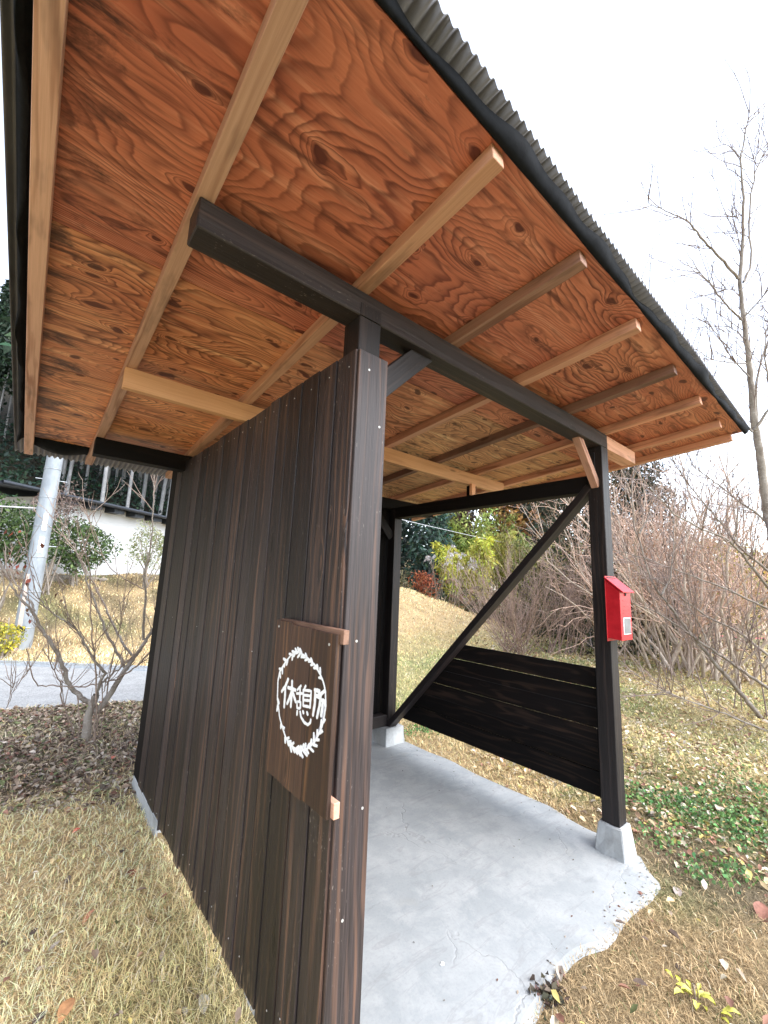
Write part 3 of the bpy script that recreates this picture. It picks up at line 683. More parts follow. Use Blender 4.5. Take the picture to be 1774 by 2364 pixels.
# ------------------------------------------------------------------ left side: bare bush, pole, house, grove
zc = lambda x, y: (x*.25301, 1250+y*.25304)
B0 = ground_at(205, 1712); BD = float((B0-CAM)@CF)
LB = thing('bare_bush', 'leafless many-stemmed bush growing in leaf litter beside the boarded wall', 'bush', tuple(B0))
def traced(pts, r0, r1, d0=0.0, d1=0.0, off=zc, depth=BD, n=None, jit=.012):
    P = np.array([atd(*off(*p), depth+d0+(d1-d0)*i/max(1, len(pts)-1)) for i, p in enumerate(pts)]); P = resamp(P, n or 4*len(pts))
    P[1:-1] += rng.normal(0, jit*.3, (len(P)-2, 3)); return (P, np.linspace(r0, r1, len(P)))
trunk = [traced([(780, 1860), (790, 1740), (805, 1600), (850, 1480), (880, 1400)], .036, .026, jit=.005)]
part('trunk', tubes(trunk, 8), M_BARK, LB)
limbs = [traced([(835, 1490), (680, 1370), (620, 1280), (560, 1080), (510, 980), (450, 900), (380, 790), (330, 680), (260, 600), (160, 500), (100, 390), (0, 200)], .021, .006, 0, -.35),
 traced([(315, 640), (290, 560), (220, 490), (130, 370), (70, 230), (40, 0)], .010, .003, -.2, -.1),
 traced([(865, 1560), (960, 1480), (1040, 1330), (1110, 1220), (1160, 1150), (1220, 1060), (1310, 940), (1370, 840), (1460, 700), (1560, 500)], .028, .009, 0, .5),
 traced([(1150, 1160), (1060, 990), (980, 850), (900, 650), (850, 500), (800, 380), (760, 260), (720, 150), (660, 0), (560, -180)], .014, .003, .25, .1),
 traced([(1200, 1040), (1120, 930), (1050, 800), (980, 640), (880, 430), (830, 330), (760, 190), (650, 30)], .012, .003, .3, .5),
 traced([(1310, 900), (1320, 640), (1330, 430), (1315, 300), (1350, 170), (1385, 0), (1400, -300), (1405, -640)], .013, .003, .35, .4),
 traced([(870, 1450), (900, 1330), (960, 1200), (930, 1160), (840, 1060), (770, 920), (700, 810), (600, 730), (480, 660), (380, 540), (320, 440)], .014, .003, 0, -.4),
 traced([(905, 1310), (1000, 1230), (1110, 1140), (1170, 1080)], .010, .006, 0, .2),
 traced([(1325, 440), (1180, 370), (1040, 270), (960, 180), (880, 0), (800, -220)], .006, .002, .38, .2),
 traced([(240, 980), (290, 1230), (350, 1320), (460, 1310), (600, 1325), (760, 1330), (900, 1300), (1060, 1260), (1240, 1150), (1380, 1000)], .004, .007, -.3, .2),
 traced([(690, 1830), (640, 1640), (565, 1450), (545, 1280), (470, 1130), (395, 980)], .007, .003, .05, -.2),
 traced([(730, 1830), (718, 1600), (710, 1400), (600, 1240), (520, 1180)], .006, .002, .1, .2),
 traced([(860, 1830), (882, 1500), (872, 1100), (842, 850), (822, 600), (830, 300), (760, 0)], .008, .003, -.08, -.15),
 traced([(905, 1800), (965, 1500), (1000, 1250), (1040, 1000), (1110, 700), (1150, 400), (1180, 100)], .007, .002, .05, .3),
 traced([(835, 1840), (900, 1620), (940, 1400), (1010, 1230)], .006, .003, -.05, .0),
 traced([(60, 1520), (100, 1420), (180, 1280), (270, 1170)], .003, .0015, .2, .2), traced([(60, 1520), (130, 1300), (50, 1230)], .003, .0015, .2, .1)]
for L_ in limbs: part('branch', tubes([L_], 5), M_BARK if L_[1][0] > .009 else M_TWIG, LB)
tw = {}
for P, r in limbs:
    for _ in range(int(3+len(P)*.2)):
        i = rng.integers(len(P)//3, len(P)); d = P[min(i+1, len(P)-1)]-P[i-1]; v = rng.normal(size=3)*.8; d = d/np.linalg.norm(d)+v*.6; d[2] = abs(d[2])*.6+.5
        grow(P[i], d, rng.uniform(.15, .5), .0040, tw, 1, 2, .12, .2, .5, .6, 5)
part('twigs', tubes(tw[0]+tw[1], 3), M_TWIG, LB)['kind'] = 'stuff'
C = np.array([P[-1] for P, r in tw[0][:34]]); part('dead_leaves', leaves(C, rng.uniform(.03, .06, len(C)), .6, cvar((.20, .06, .035), len(C)), droop=1.5, fold=.15), M_LITTER, LB)['kind'] = 'stuff'

# utility pole
PB = ground_at(48, 1499); PB[2] = hz(PB[0], PB[1])
UP = thing('utility_pole', 'galvanised steel utility pole with step bolts beside the lane', 'pole', tuple(PB))
g = G('pole_steel'); v = g.geo(); n = g.noise(g.scale(v, (3, 3, 1.2)), 2.2, 5, .6); M_POLE = g.done(g.mix(g.ramp(n, [(.35, 0), (.7, 1)]), (.20, .225, .25), (.31, .34, .365)), .55, .4, .1)
hP = 8.0; zs = np.linspace(-.2, hP, 12); part('shaft', tubes([(np.stack([np.full(12, PB[0]), np.full(12, PB[1]), PB[2]+zs], -1), np.linspace(.145, .095, 12))], 20), M_POLE, UP)
toC = CAM[:2]-PB[:2]; toC /= np.hypot(*toC); sdv = np.array([-toC[1], toC[0]])
for z in (.35, .95, 1.55, 2.1, 2.62, 3.15):
    rr = .145-.05*z/hP+.003; th = np.linspace(0, 2*math.pi, 21); P = np.stack([PB[0]+rr*np.cos(th), PB[1]+rr*np.sin(th), np.full(21, PB[2]+z)], -1); part('band', tubes([(P, .006)], 4), M_ZINC, UP)
for i, z in enumerate((2.95, 1.75, 3.75)):
    d = sdv*(1 if i % 2 else -1); a = np.array([PB[0], PB[1], PB[2]+z]); P = np.stack([a-np.r_[sdv, 0]*.22, a+np.r_[sdv, 0]*.24]) if i == 0 else np.stack([a, a+np.r_[d, 0]*.24]); P[:, :2] += toC*.02; part('step_bolt', tubes([(P, .008)], 6), M_ZINC, UP)
rr = .15; base = np.array([PB[0], PB[1]])+toC*rr*.86+sdv*-.045
bar('guard_plank', (base[0], base[1], PB[2]-.02), (base[0]+toC[0]*-.02, base[1]+toC[1]*-.02, PB[2]+1.25), .11, .025, plain('weathered_plank', (.42, .34, .29), .7, .3, 0, .2, 12), UP, (toC[0], toC[1], 0))
for z0, z1, w0 in ((1.62, 1.90, .075), (2.02, 2.32, .065)):
    c = np.array([PB[0], PB[1]])+toC*(.138)+sdv*.02; bar('number_plate', (c[0], c[1], PB[2]+z0), (c[0], c[1], PB[2]+z1), w0, .006, M_WHITE, UP, (toC[0], toC[1], 0))
c = np.array([PB[0], PB[1]])+toC*.17+sdv*-.05; bar('clamp', (c[0]-sdv[0]*.06, c[1]-sdv[1]*.06, PB[2]+.34), (c[0]+sdv[0]*.06, c[1]+sdv[1]*.06, PB[2]+.34), .05, .07, M_BRKT, UP)
def cable(name, a, b, sag, r, label):
    t = np.linspace(0, 1, 24)[:, None]; P = np.array(a)*(1-t)+np.array(b)*t; P[:, 2] -= sag*4*t[:, 0]*(1-t[:, 0])
    props(link(name, tubes([(P, r)], 5), plain(name+'_sheath', (.45, .46, .48), .6, .3)), label, 'cable')
cable('service_cable', (PB[0], PB[1], PB[2]+2.42), (PB[0]-9, PB[1]+1.0, PB[2]+2.3), .12, .014, 'pale service cable running off from the steel utility pole')
a_, b_ = atd(930, 1196, 15), atd(1290, 1268, 30); d_ = b_-a_
cable('overhead_cable', tuple(a_-d_*.12), tuple(b_+d_*.6), .25, .012, 'thin overhead cable crossing in front of the dark woodland')

# house
HA, HBp = np.array([-.75, 11.8]), np.array([6.2, 17.0]); hd = (HBp-HA)/np.hypot(*(HBp-HA)); hn = np.array([hd[1], -hd[0]]); hb = -hn
HO = thing('white_house', 'white walled house with a low dark eave at the top of the bank', 'house', (HA[0], HA[1], hz(*HA)))
g = G('white_render'); n = g.noise(g.geo(), 3, 4, .6); n2 = g.noise(g.scale(g.geo(), (1, 1, 12)), 4, 3, .6); M_HWALL = g.done(g.mix(g.ramp(n2, [(.3, 0), (.7, 1)]), (.46, .475, .485), (.54, .545, .55)), .8, .2)
EZ = 3.12
Lw = float(np.hypot(*(HBp-HA)))
def hbox(name, s0, s1, t0, t1, z0, z1, mat, par=None):
    """s along the front wall, t outwards from it (negative = into the house)"""
    v = []
    for z in (z0, z1):
        for s_, t_ in ((s0, t0), (s1, t0), (s1, t1), (s0, t1)): q = HA+hd*s_+hn*t_; v.append((q[0], q[1], z))
    return part(name, mesh_from(v, [(0, 3, 2, 1), (4, 5, 6, 7), (0, 1, 5, 4), (1, 2, 6, 5), (2, 3, 7, 6), (3, 0, 4, 7)]), mat, par or HO)
M_DKM = plain('dark_roof_metal', (.030, .035, .045), .5, .5, .2, .2)
hbox('wall', .25, Lw, 0, -5, 1.18, EZ+.04, M_HWALL)
hbox('plinth', .22, Lw+.03, .03, -5.03, .9, 1.18, M_FOOT)
v = []
for s_, t_, z in ((-.9, .42, EZ+.05), (Lw+.6, .42, EZ+.05), (Lw+.6, -5.5, EZ+.75), (-.9, -5.5, EZ+.75)):
    q = HA+hd*s_+hn*t_; v.append((q[0], q[1], z))
for q in v[:4]: v.append((q[0], q[1], q[2]+.05))
roof = part('roof', mesh_from(v, [(0, 3, 2, 1), (4, 5, 6, 7), (0, 1, 5, 4), (1, 2, 6, 5), (2, 3, 7, 6), (3, 0, 4, 7)]), M_DKM, HO)
q0, q1 = HA+hd*-1.2+hn*.47, HA+hd*(Lw+.6)+hn*.47
part('gutter', tubes([(np.array([(q0[0], q0[1], EZ+.05), ((q0+q1)/2)[0:1].tolist()+((q0+q1)/2)[1:2].tolist()+[EZ+.05], (q1[0], q1[1], EZ+.05)]), .045)], 8), M_DKM, roof)
for k in range(9): s_ = .3+k*.72; hbox('eave_bracket', s_, s_+.34, .34, .0, EZ-.10, EZ+.055, M_DKM, roof)

# shrubs in front of the house
def evergreen(name, px, py, base_py, rad_px, dist, label, cols, n=2600, size=.085, rz=1.0, stems=7, group=None, hollow=.35):
    c = CAM+ray(px, py)*dist; r = rad_px*dist/FPX; gz = hz(c[0], c[1]); t = thing(name, label, 'shrub', (c[0], c[1], gz), group)
    c = np.array(c); P = blob(n, c, (r, r, r*rz), hollow, .28)
    k = rng.integers(0, len(cols), n); col = np.array(cols)[k]*(1+rng.normal(0, .22, (n, 1)))
    part('foliage', leaves(P, rng.uniform(.6, 1.2, n)*size, .42, np.clip(col, .005, 1), droop=.3, fold=.1), M_LEAF, t)
    for _ in range(stems):
        a = np.array([c[0]+rng.normal(0, .07), c[1]+rng.normal(0, .07), gz-.05]); b = c+rng.normal(0, r*.4, 3); m = (a+b)/2+rng.normal(0, r*.1, 3)
        part('stem', tubes([(resamp([a, m, b], 6), np.linspace(.02, .008, 6))], 5), M_BARK, t)
    return t
EG = [(.055, .095, .030), (.085, .14, .045), (.035, .065, .025), (.12, .17, .06)]
evergreen('evergreen_shrub', 182, 1258, 1330, 60, 12.3, 'round glossy evergreen shrub on pale stems in front of the white house', EG, 3200, .10)
evergreen('evergreen_shrub', 8, 1232, 1310, 78, 10.6, 'broad evergreen shrub on the bank to the far side of the utility pole', EG, 3600, .10, .75)
evergreen('pale_shrub', 348, 1262, 1330, 42, 12.6, 'small pale variegated shrub against the white house wall', [(.24, .27, .13), (.16, .2, .08), (.32, .31, .18)], 1500, .075, 1.15)
evergreen('bronze_shrub', 132, 1170, 1300, 52, 11.9, 'sparse bronze leaved shrub standing behind the utility pole', [(.15, .10, .09), (.22, .17, .15), (.10, .075, .06)], 1300, .07, .95, hollow=.2)
evergreen('yellow_shrub', 2, 1476, 1500, 36, 9.0, 'low bright yellow leaved shrub at the foot of the utility pole', [(.55, .45, .04), (.42, .40, .06), (.20, .22, .06)], 1200, .055, 1.0)
for i, (px, py, s_) in enumerate(((14, 1327, .30), (48, 1336, .22), (92, 1338, .24), (124, 1340, .25), (150, 1333, .16), (215, 1335, .18), (236, 1334, .14))):
    p = ground_at(px, py+6); bm = bmesh.new(); bmesh.ops.create_icosphere(bm, subdivisions=2, radius=1)
    for v in bm.verts: v.co = Vector((v.co.x*s_*.75, v.co.y*s_*.55, v.co.z*s_*.38))*(1+.22*math.sin(v.co.x*3+i)*math.cos(v.co.y*4+i)+random.uniform(-.08, .08))
    me = bpy.data.meshes.new('m'); bm.to_mesh(me); bm.free(); o = link('bank_stone', me, plain('bank_rock%d' % i, (.26, .23, .19), .85, .2, 0, .3, 9, .02)); o.location = (p[0], p[1], hz(p[0], p[1])+s_*.08)
    props(o, 'rough tan stone edging the top of the bank below the house', 'stone', 'stones along the bank top')

# cedar grove behind the house
def cedar_mesh(h, h0, rad, n, cols):
    t = rng.random(n)**.8; z = h0+(h-h0)*t; r = rad*(1-t*.82)*np.sqrt(rng.random(n)); a = rng.random(n)*6.283
    return leaves(np.stack([r*np.cos(a), r*np.sin(a), z-.25*r], -1), rng.uniform(.35, .75, n), .45, cvar(cols, n, .3), droop=.9, fold=.1)
CEDT, CEDC = [], []
for k in range(3):
    hh = 15+k; lean = rng.normal(0, .12, 2); zs = np.linspace(-.5, hh, 9)
    CEDT.append(tubes([(np.stack([lean[0]*zs/hh*3+.05*np.sin(zs*.5+k), lean[1]*zs/hh*3, zs], -1), np.linspace(.105, .04, 9))], 8)); CEDC.append(cedar_mesh(hh+1, 7.2+.6*k, 2.1, 1500, (.030, .052, .030)))
pos = []
while len(pos) < 76:
    a, d = R(rng.uniform(-14, 24)), rng.uniform(20.5, 40); q = (CAM[0]+d*math.sin(a), CAM[1]+d*math.cos(a))
    if a < R(-2) and d < 27: continue
    if all((q[0]-p[0])**2+(q[1]-p[1])**2 > 1.1 for p in pos): pos.append(q)
for i, q in enumerate(pos):
    t = thing('cedar_tree', 'tall straight cedar with a bare pale trunk in the dark grove behind the house', 'tree', (q[0], q[1], hz(*q)), 'cedars in the grove behind the house')
    s_ = rng.uniform(.85, 1.1)*(.5 if math.atan2(q[0]-CAM[0], q[1]-CAM[1]) < R(-1.5) else 1); t.rotation_euler = (0, 0, rng.uniform(0, 6.28)); t.scale = (s_*rng.uniform(.7, 1.15),)*2+(s_,)
    link('trunk', CEDT[i % 3], M_TRUNK, t); link('crown', CEDC[i % 3], M_LEAF, t)
n = 16000; a = np.radians(rng.uniform(-16, 26, n)); d = rng.uniform(17.5, 36, n); X, Y = CAM[0]+d*np.sin(a), CAM[1]+d*np.cos(a)
hv = vnoise(X, Y, .9, 3); ok = Y-.6*X > 14.2; X, Y, hv = X[ok], Y[ok], hv[ok]; n = len(X); Z = hgt(X, Y)+rng.random(n)*(.3+2.2*hv**2)
props(link('undergrowth', leaves(np.stack([X, Y, Z], -1), rng.uniform(.12, .34, n), .5, cvar((.030, .055, .036), n, .3), droop=.2), M_LEAF), 'dark leafy undergrowth below the cedar trunks behind the house', 'undergrowth', kind='stuff')

# ------------------------------------------------------------------ right side: bare tree, thickets, woodland edge
z5 = lambda x, y: (1380+x*.24858, 1050+y*.24864)
z6 = lambda x, y: (1400+x*.38877, 200+y*.38879)
TD = 5.0
TB = np.array([4.75, -.55, 0]); TB[2] = hz(TB[0], TB[1])
BT = thing('bare_tree', 'tall leafless grey-barked tree reaching over the corner of the roof', 'tree', tuple(TB))
tr = traced([(962, 2560), (915, 2200), (880, 1990), (850, 1650), (820, 1400), (795, 1150), (810, 980), (815, 650), (800, 420), (830, 250), (852, 155)], .047, .004, 0, .1, z6, TD, 60, .01)
low = resamp(np.array([TB+(0, 0, -.1), (TB+tr[0][0])/2+(.06, .02, -.1), tr[0][0]]), 12)
part('trunk', tubes([(np.concatenate([low[:-1], tr[0]]), np.concatenate([np.linspace(.085, .049, 11), tr[1]]))], 10), M_BARK, BT)
fork = low[4]
def tl(pts, r0, r1, d0=0, d1=0, off=z5, root=True):
    P, r = traced(pts, r0, r1, d0, d1, off, TD, None, .012)
    if root: P = np.concatenate([resamp(np.array([fork, (fork+P[0])/2+(0, 0, -.03), P[0]]), 5)[:-1], P]); r = np.concatenate([np.linspace(r0*1.2, r0, 4), r])
    return (P, r)
TL = [tl([(1700, 2700), (1520, 2440), (1330, 2212), (1080, 1920), (880, 1680), (690, 1430), (560, 1270), (480, 1120), (440, 960), (390, 790), (330, 650), (310, 450), (315, 260), (380, 60)], .034, .006, 0, .6),
 tl([(1640, 1460), (1250, 1270), (900, 1130), (440, 960), (140, 880)], .013, .004, .1, .5),
 tl([(1640, 1300), (1330, 900), (1200, 780), (950, 680), (700, 540), (520, 340), (320, 120)], .017, .004, -.1, -.6),
 tl([(1640, 1120), (1330, 870), (1150, 640), (1010, 470), (830, 250), (700, 60), (600, -120)], .017, .004, .2, .4),
 tl([(1640, 2210), (1200, 1900), (1000, 1770), (800, 1620), (500, 1440), (320, 1370)], .020, .005, .0, .3),
 tl([(1640, 1900), (1300, 1640), (1000, 1490), (700, 1270), (400, 1050), (150, 880)], .016, .004, .3, .9),
 tl([(1640, 2600), (1180, 2400), (860, 2290), (560, 2170), (330, 2020), (200, 1900)], .012, .003, -.4, -.5),
 tl([(1640, 700), (1500, 560), (1300, 420), (1100, 260), (900, 120), (800, -80)], .016, .004, .3, .6),
 tl([(1640, 2120), (1560, 2000), (1480, 1870), (1400, 1760), (1330, 1640)], .010, .003, .1, .3),
 tl([(1030, 1760), (960, 1600), (870, 1440), (830, 1330), (740, 1150)], .010, .003, .1, .3, z5, False),
 tl([(600, 1300), (680, 1150), (700, 950), (715, 720), (705, 500), (730, 280)], .014, .004, .1, .3, z5, False),
 tl([(390, 730), (470, 580), (500, 430), (530, 250), (560, 90)], .010, .003, .4, .5, z5, False),
 tl([(785, 1140), (680, 1020), (560, 890), (490, 800), (380, 745), (250, 690)], .016, .003, .05, -.3, z6, False),
 tl([(815, 1160), (855, 1080), (865, 960), (845, 860), (860, 640), (890, 500), (960, 340)], .014, .004, 0, .2, z6, False),
 tl([(805, 1385), (700, 1280), (620, 1170), (540, 1080), (480, 985)], .012, .003, 0, -.2, z6, False),
 tl([(850, 1725), (740, 1600), (660, 1470), (590, 1370)], .010, .003, 0, .2, z6, False),
 tl([(835, 1645), (700, 1635), (610, 1610), (530, 1550)], .009, .003, 0, -.2, z6, False),
 tl([(870, 2050), (780, 1950), (640, 1800), (500, 1570), (380, 1410), (300, 1310), (190, 1100)], .014, .003, 0, .5, z6, False),
 tl([(880, 2040), (990, 1880), (940, 1600), (1000, 1400)], .016, .005, 0, -.3, z6, False),
 tl([(900, 2100), (890, 1760), (940, 1560), (970, 1300)], .015, .004, .1, .3, z6, False),
 tl([(825, 1360), (930, 1250), (1000, 1130)], .010, .003, 0, -.2, z6, False),
 tl([(830, 1500), (770, 1450), (720, 1420), (670, 1345)], .008, .003, 0, .2, z6, False),
 tl([(800, 1205), (720, 1205), (650, 1192)], .006, .002, 0, .1, z6, False),
 tl([(815, 820), (770, 770), (725, 725)], .006, .002, 0, .1, z6, False), tl([(800, 420), (740, 360), (675, 318)], .006, .002, 0, .1, z6, False),
 tl([(820, 495), (900, 400), (965, 335)], .006, .002, 0, .1, z6, False), tl([(830, 885), (790, 870), (752, 845)], .005, .002, 0, .1, z6, False)]
for q in TL: part('branch', tubes([q], 6), M_BARK, BT)
tw = {}
for P, r in TL+[tr]:
    L_ = np.linalg.norm(np.diff(P, axis=0), axis=1).sum()
    for _ in range(int(3+L_*8)):
        i = int(rng.integers(max(1, len(P)//4), len(P))); d = P[min(i+1, len(P)-1)]-P[i-1]; d = d/np.linalg.norm(d); v = rng.normal(size=3); v -= d*(v@d); v /= np.linalg.norm(v)
        grow(P[i], d*.75+v*.75+(0, 0, .15), rng.uniform(.15, .85), .0058, tw, 1, 4, .08, .20, .5, .6, 6)
part('twigs', tubes(tw[0]+tw[1], 3), M_PINK2, BT)['kind'] = 'stuff'

def thicket(name, base, nst, L, spread, label, mat, nch, depth=2, r=.014, bias=(0, 0, 0), lift=.05, wob=.3, ang=.55, chl=.5, cat='bush', seg=7, droop=0.0, rb=.25):
    base = np.array([base[0], base[1], hz(base[0], base[1])]); t = thing(name, label, cat, tuple(base)); out = {}
    for _ in range(nst):
        a = rng.random()*6.283; s_ = spread*math.sqrt(rng.random()); d = np.array([math.cos(a)*s_, math.sin(a)*s_, 1.0])+bias
        grow(base+(rng.normal(0, rb), rng.normal(0, rb), -.03), d, L*rng.uniform(.6, 1.1), r*rng.uniform(.6, 1.3), out, depth, nch, lift, wob, chl, ang, seg, .35, droop)
    part('stems', tubes(out[depth], 5), M_STEM if mat is M_PINK else mat, t)['kind'] = 'stuff'
    part('twigs', tubes([q for k in range(depth) for q in out[k]], 3), mat, t)['kind'] = 'stuff'
    return t
b1 = ground_at(1545, 1560)
thicket('twiggy_thicket', b1+(.8, -.1, 0), 72, 4.2, .72, 'huge dome of pinkish bare twigs standing behind the post with the red box', M_PINK, {2: 10, 1: 3}, r=.024, bias=(.12, -.04, 0), lift=.08, wob=.42, chl=.40, ang=.8, rb=.45)
thicket('twiggy_thicket', b1+(2.6, 1.6, 0), 60, 4.4, .7, 'tall mass of bare tan stems behind the pinkish thicket', M_PINK, {2: 9, 1: 3}, r=.022, lift=.10, wob=.42, chl=.40, ang=.8, rb=.5)
b2 = ground_at(1195, 1512)
thicket('fan_bush', b2+(.1, .1, 0), 56, 2.3, 1.45, 'low fan shaped bush of dark bare stems seen over the horizontal slats', M_PURP, {2: 7, 1: 3}, r=.009, lift=.09, wob=.16, ang=.4, chl=.45, rb=.16)
b3 = ground_at(1320, 1530)
thicket('fan_bush', b3+(.9, .6, 0), 24, 1.9, .8, 'bare grey stemmed bush between the fan shaped bush and the pinkish thicket', M_PURP, {2: 9, 1: 3}, r=.012, lift=.10, wob=.22, ang=.5, chl=.45, rb=.25)

def az(a, d): return np.array([CAM[0]+d*math.sin(R(a)), CAM[1]+d*math.cos(R(a))])
thicket('bare_sapling', az(80.5, 7.2), 7, 3.9, .42, 'slender grey saplings of fine upright twigs beyond the tall bare tree', M_PINK2, {2: 9, 1: 4}, r=.0075, lift=.10, wob=.22, ang=.5, chl=.42, rb=.22, cat='tree')
thicket('bare_sapling', az(76.0, 9.0), 5, 4.2, .40, 'slender bare saplings between the pinkish thicket and the yellow tree', M_PINK2, {2: 9, 1: 4}, r=.0075, lift=.10, wob=.22, ang=.5, chl=.42, rb=.22, cat='tree')
def tree(name, a, d, h, h0, rad, n, col, label, size=.4, shape='cone', droop=.6, cat='tree', group=None, trunk_r=.16):
    q = az(a, d); z = hz(*q); t = thing(name, label, cat, (q[0], q[1], z), group)
    part('trunk', tubes([(np.array([(q[0], q[1], z-.3), (q[0]+.05, q[1], z+h*.5), (q[0], q[1]+.05, z+h*.92)]), np.array([trunk_r, trunk_r*.7, .03]))], 7), M_TRUNK, t)
    k = 26; out = []
    # limbs carrying clumps of foliage
    per = n//k
    cols = []
    for i in range(k):
        tt = (i+.5)/k; zc_ = z+h0+(h-h0)*tt
        if shape == 'cone': rr = rad*(1-tt*.85)
        elif shape == 'dome': rr = rad*math.sqrt(max(.05, 1-(2*tt-.8)**2*.6))
        an = i*2.4+rng.random(); c = np.array([q[0]+math.cos(an)*rr*.55, q[1]+math.sin(an)*rr*.55, zc_-.15*rr]); cr = rr*.62+.25
        out.append(blob(per, c, (cr, cr, cr*.62), .25, .3, 6)); cols.append(cvar(np.array(col)*rng.uniform(.7, 1.3), per, .22))
    P = np.concatenate(out); part('crown', leaves(P, rng.uniform(.6, 1.2, len(P))*size, .45, np.concatenate(cols), droop=droop, fold=.1), M_LEAF, t)
    return t
tree('dark_conifer', 46.2, 22, 8.5, .3, 1.6, 6000, (0.065, 0.11, 0.085), 'blue-green conifer standing alone before the dark wood', .30)
tree('dark_conifer', 40.5, 26, 14, 1.0, 3.0, 4200, (.026, .042, .034), 'almost black conifer at the shaded edge of the wood', .45)
tree('dark_conifer', 37.0, 24, 14, 1.0, 3.0, 3200, (.026, .040, .034), 'blackish conifer next to the back post', .45)
tree('dark_conifer', 49.2, 33, 17, 2.0, 3.2, 4200, (.034, .052, .042), 'deep green conifer rising behind the bright bamboo', .5)
tree('dark_conifer', 42.5, 36, 19, 2.0, 3.4, 3600, (.028, .044, .036), 'tall black-green conifer at the back of the wood', .55)
tree('brown_conifer', 49.3, 28, 10, 3.5, 1.6, 3600, (.085, .055, .038), 'dull brown conifer between the green conifer and the bamboo', .42)
tree('rusty_conifer', 56.0, 31, 14, 5.0, 2.4, 5600, (0.42, 0.24, 0.085), 'rusty orange conifer crown above the bamboo', .40)
tree('rusty_conifer', 59.5, 31, 13, 4.0, 2.4, 4600, (0.34, 0.19, 0.075), 'second rusty conifer partly behind bare twigs', .42)
tree('dark_conifer', 57.0, 34, 19, 3.0, 3.6, 3600, (.030, .045, .030), 'dark conifer filling the gap behind the rusty ones', .55)
tree('dark_conifer', 62.0, 26, 13, 1.5, 3.2, 4200, (.040, .048, .030), 'dark evergreen behind the left flank of the thicket', .45)
tree('dark_evergreen', 66.0, 12.4, 6.2, .3, 2.3, 15000, (.050, .055, .030), 'dense dark evergreen hidden inside the bare thicket', .11, 'cone')
tree('dark_evergreen', 71.5, 12.4, 5.0, .3, 1.9, 12000, (.045, .050, .030), 'lower dark evergreen where the thicket falls away', .11, 'cone')
tree('yellow_tree', 78.6, 24, 3.9, .6, 1.5, 2600, (.42, .36, .06), 'yellow leaved tree beyond the thicket', .24, 'dome', .3)
tree('far_evergreen', 84.0, 40, 4.6, .5, 2.8, 2400, (.09, .11, .05), 'round green tree far off across the field', .4, 'dome', .3)
tree('far_evergreen', 80.8, 48, 5.2, .5, 3.2, 2200, (.20, .17, .07), 'ochre tree far off across the field', .45, 'dome', .3)
# bamboo
def bamboo(a, d, h, rad, nc, col, label, lf=330):
    q = az(a, d); z = hz(*q); t = thing('bamboo_clump', label, 'bamboo', (q[0], q[1], z)); cu, LC, CC = [], [], []
    for _ in range(nc):
        an = rng.random()*6.283; rr = rad*math.sqrt(rng.random()); b = np.array([q[0]+rr*.7*math.cos(an), q[1]+rr*.7*math.sin(an), z-.1]); hh = h*rng.uniform(.6, 1.05); an2 = an+rng.normal(0, .7)
        tt = np.linspace(0, 1, 9); out_ = hh*.22*tt**3; P = np.stack([b[0]+math.cos(an2)*out_, b[1]+math.sin(an2)*out_, b[2]+hh*(tt-.10*tt**5)], -1); cu.append((P, np.linspace(.03, .006, 9)))
        m = lf; s_ = rng.uniform(.3, 1, m)**.8; C = np.stack([np.interp(s_, tt, P[:, k]) for k in range(3)], -1); wd = (.25+.75*np.sin(np.pi*np.clip((s_-.2)/.85, 0, 1)))*hh*.13
        C = C+rvec(m)*wd[:, None]*rng.random((m, 1))**.5*np.array([1, 1, .55]); C[:, 2] -= .12*wd
        LC.append(C); CC.append(cvar(np.array(col)*rng.uniform(.75, 1.25)*(1, rng.uniform(.9, 1.05), rng.uniform(.7, 1.2)), m, .2, .08))
    part('culms', tubes(cu, 5), plain('bamboo_culm', (.24, .26, .09), .5, .4), t)['kind'] = 'stuff'
    C = np.concatenate(LC); part('foliage', leaves(C, rng.uniform(.12, .30, len(C)), .30, np.concatenate(CC), droop=.7, fold=.05), M_LEAF, t)
bamboo(51.0, 20, 4.0, 1.15, 26, (.50, .50, .095), 'rounded yellow-green bamboo clump at the meadow edge')
bamboo(52.4, 27, 6.8, 1.4, 26, (0.36, 0.44, 0.11), 'taller bright green bamboo behind the rounded clump')
bamboo(57.2, 24, 4.8, 1.4, 26, (0.38, 0.37, 0.1), 'olive bamboo above the fan shaped bush')
bamboo(61.0, 19, 4.0, 1.4, 22, (0.24, 0.26, 0.075), 'dull green bamboo behind the diagonal brace')  # leaf colour duller than the bright clumps
bamboo(64.0, 15, 3.0, 1.4, 18, (0.2, 0.2, 0.06), 'low dull bamboo beside the post with the red box')
# meadow edge: red shrub, pampas plumes, weeds
def leafshrub(name, p, r, n, cols, label, size, cat='shrub'):
    z = hz(p[0], p[1]); t = thing(name, label, cat, (p[0], p[1], z)); C = blob(n, (p[0], p[1], z+r*.9), (r*.8, r*.8, r), .1, .4); k = rng.integers(0, len(cols), n)
    part('foliage', leaves(C, rng.uniform(.6, 1.2, n)*size, .5, np.clip(np.array(cols)[k]*(1+rng.normal(0, .25, (n, 1))), .004, 1), droop=.4), M_LEAF, t)
    cu = [(resamp(np.array([(p[0], p[1], z-.05), (p[0], p[1], z+r*.5), np.array((p[0], p[1], z+r))+rng.normal(0, r*.4, 3)]), 6), np.linspace(.012, .004, 6)) for _ in range(6)]
    part('stems', tubes(cu, 4), M_TWIG, t); return t
p = az(45.3, 15.2); leafshrub('red_shrub', p, .62, 900, [(.30, .075, .035), (.22, .06, .03), (.36, .13, .06)], 'small brick-red shrub on the crest of the meadow', .10)
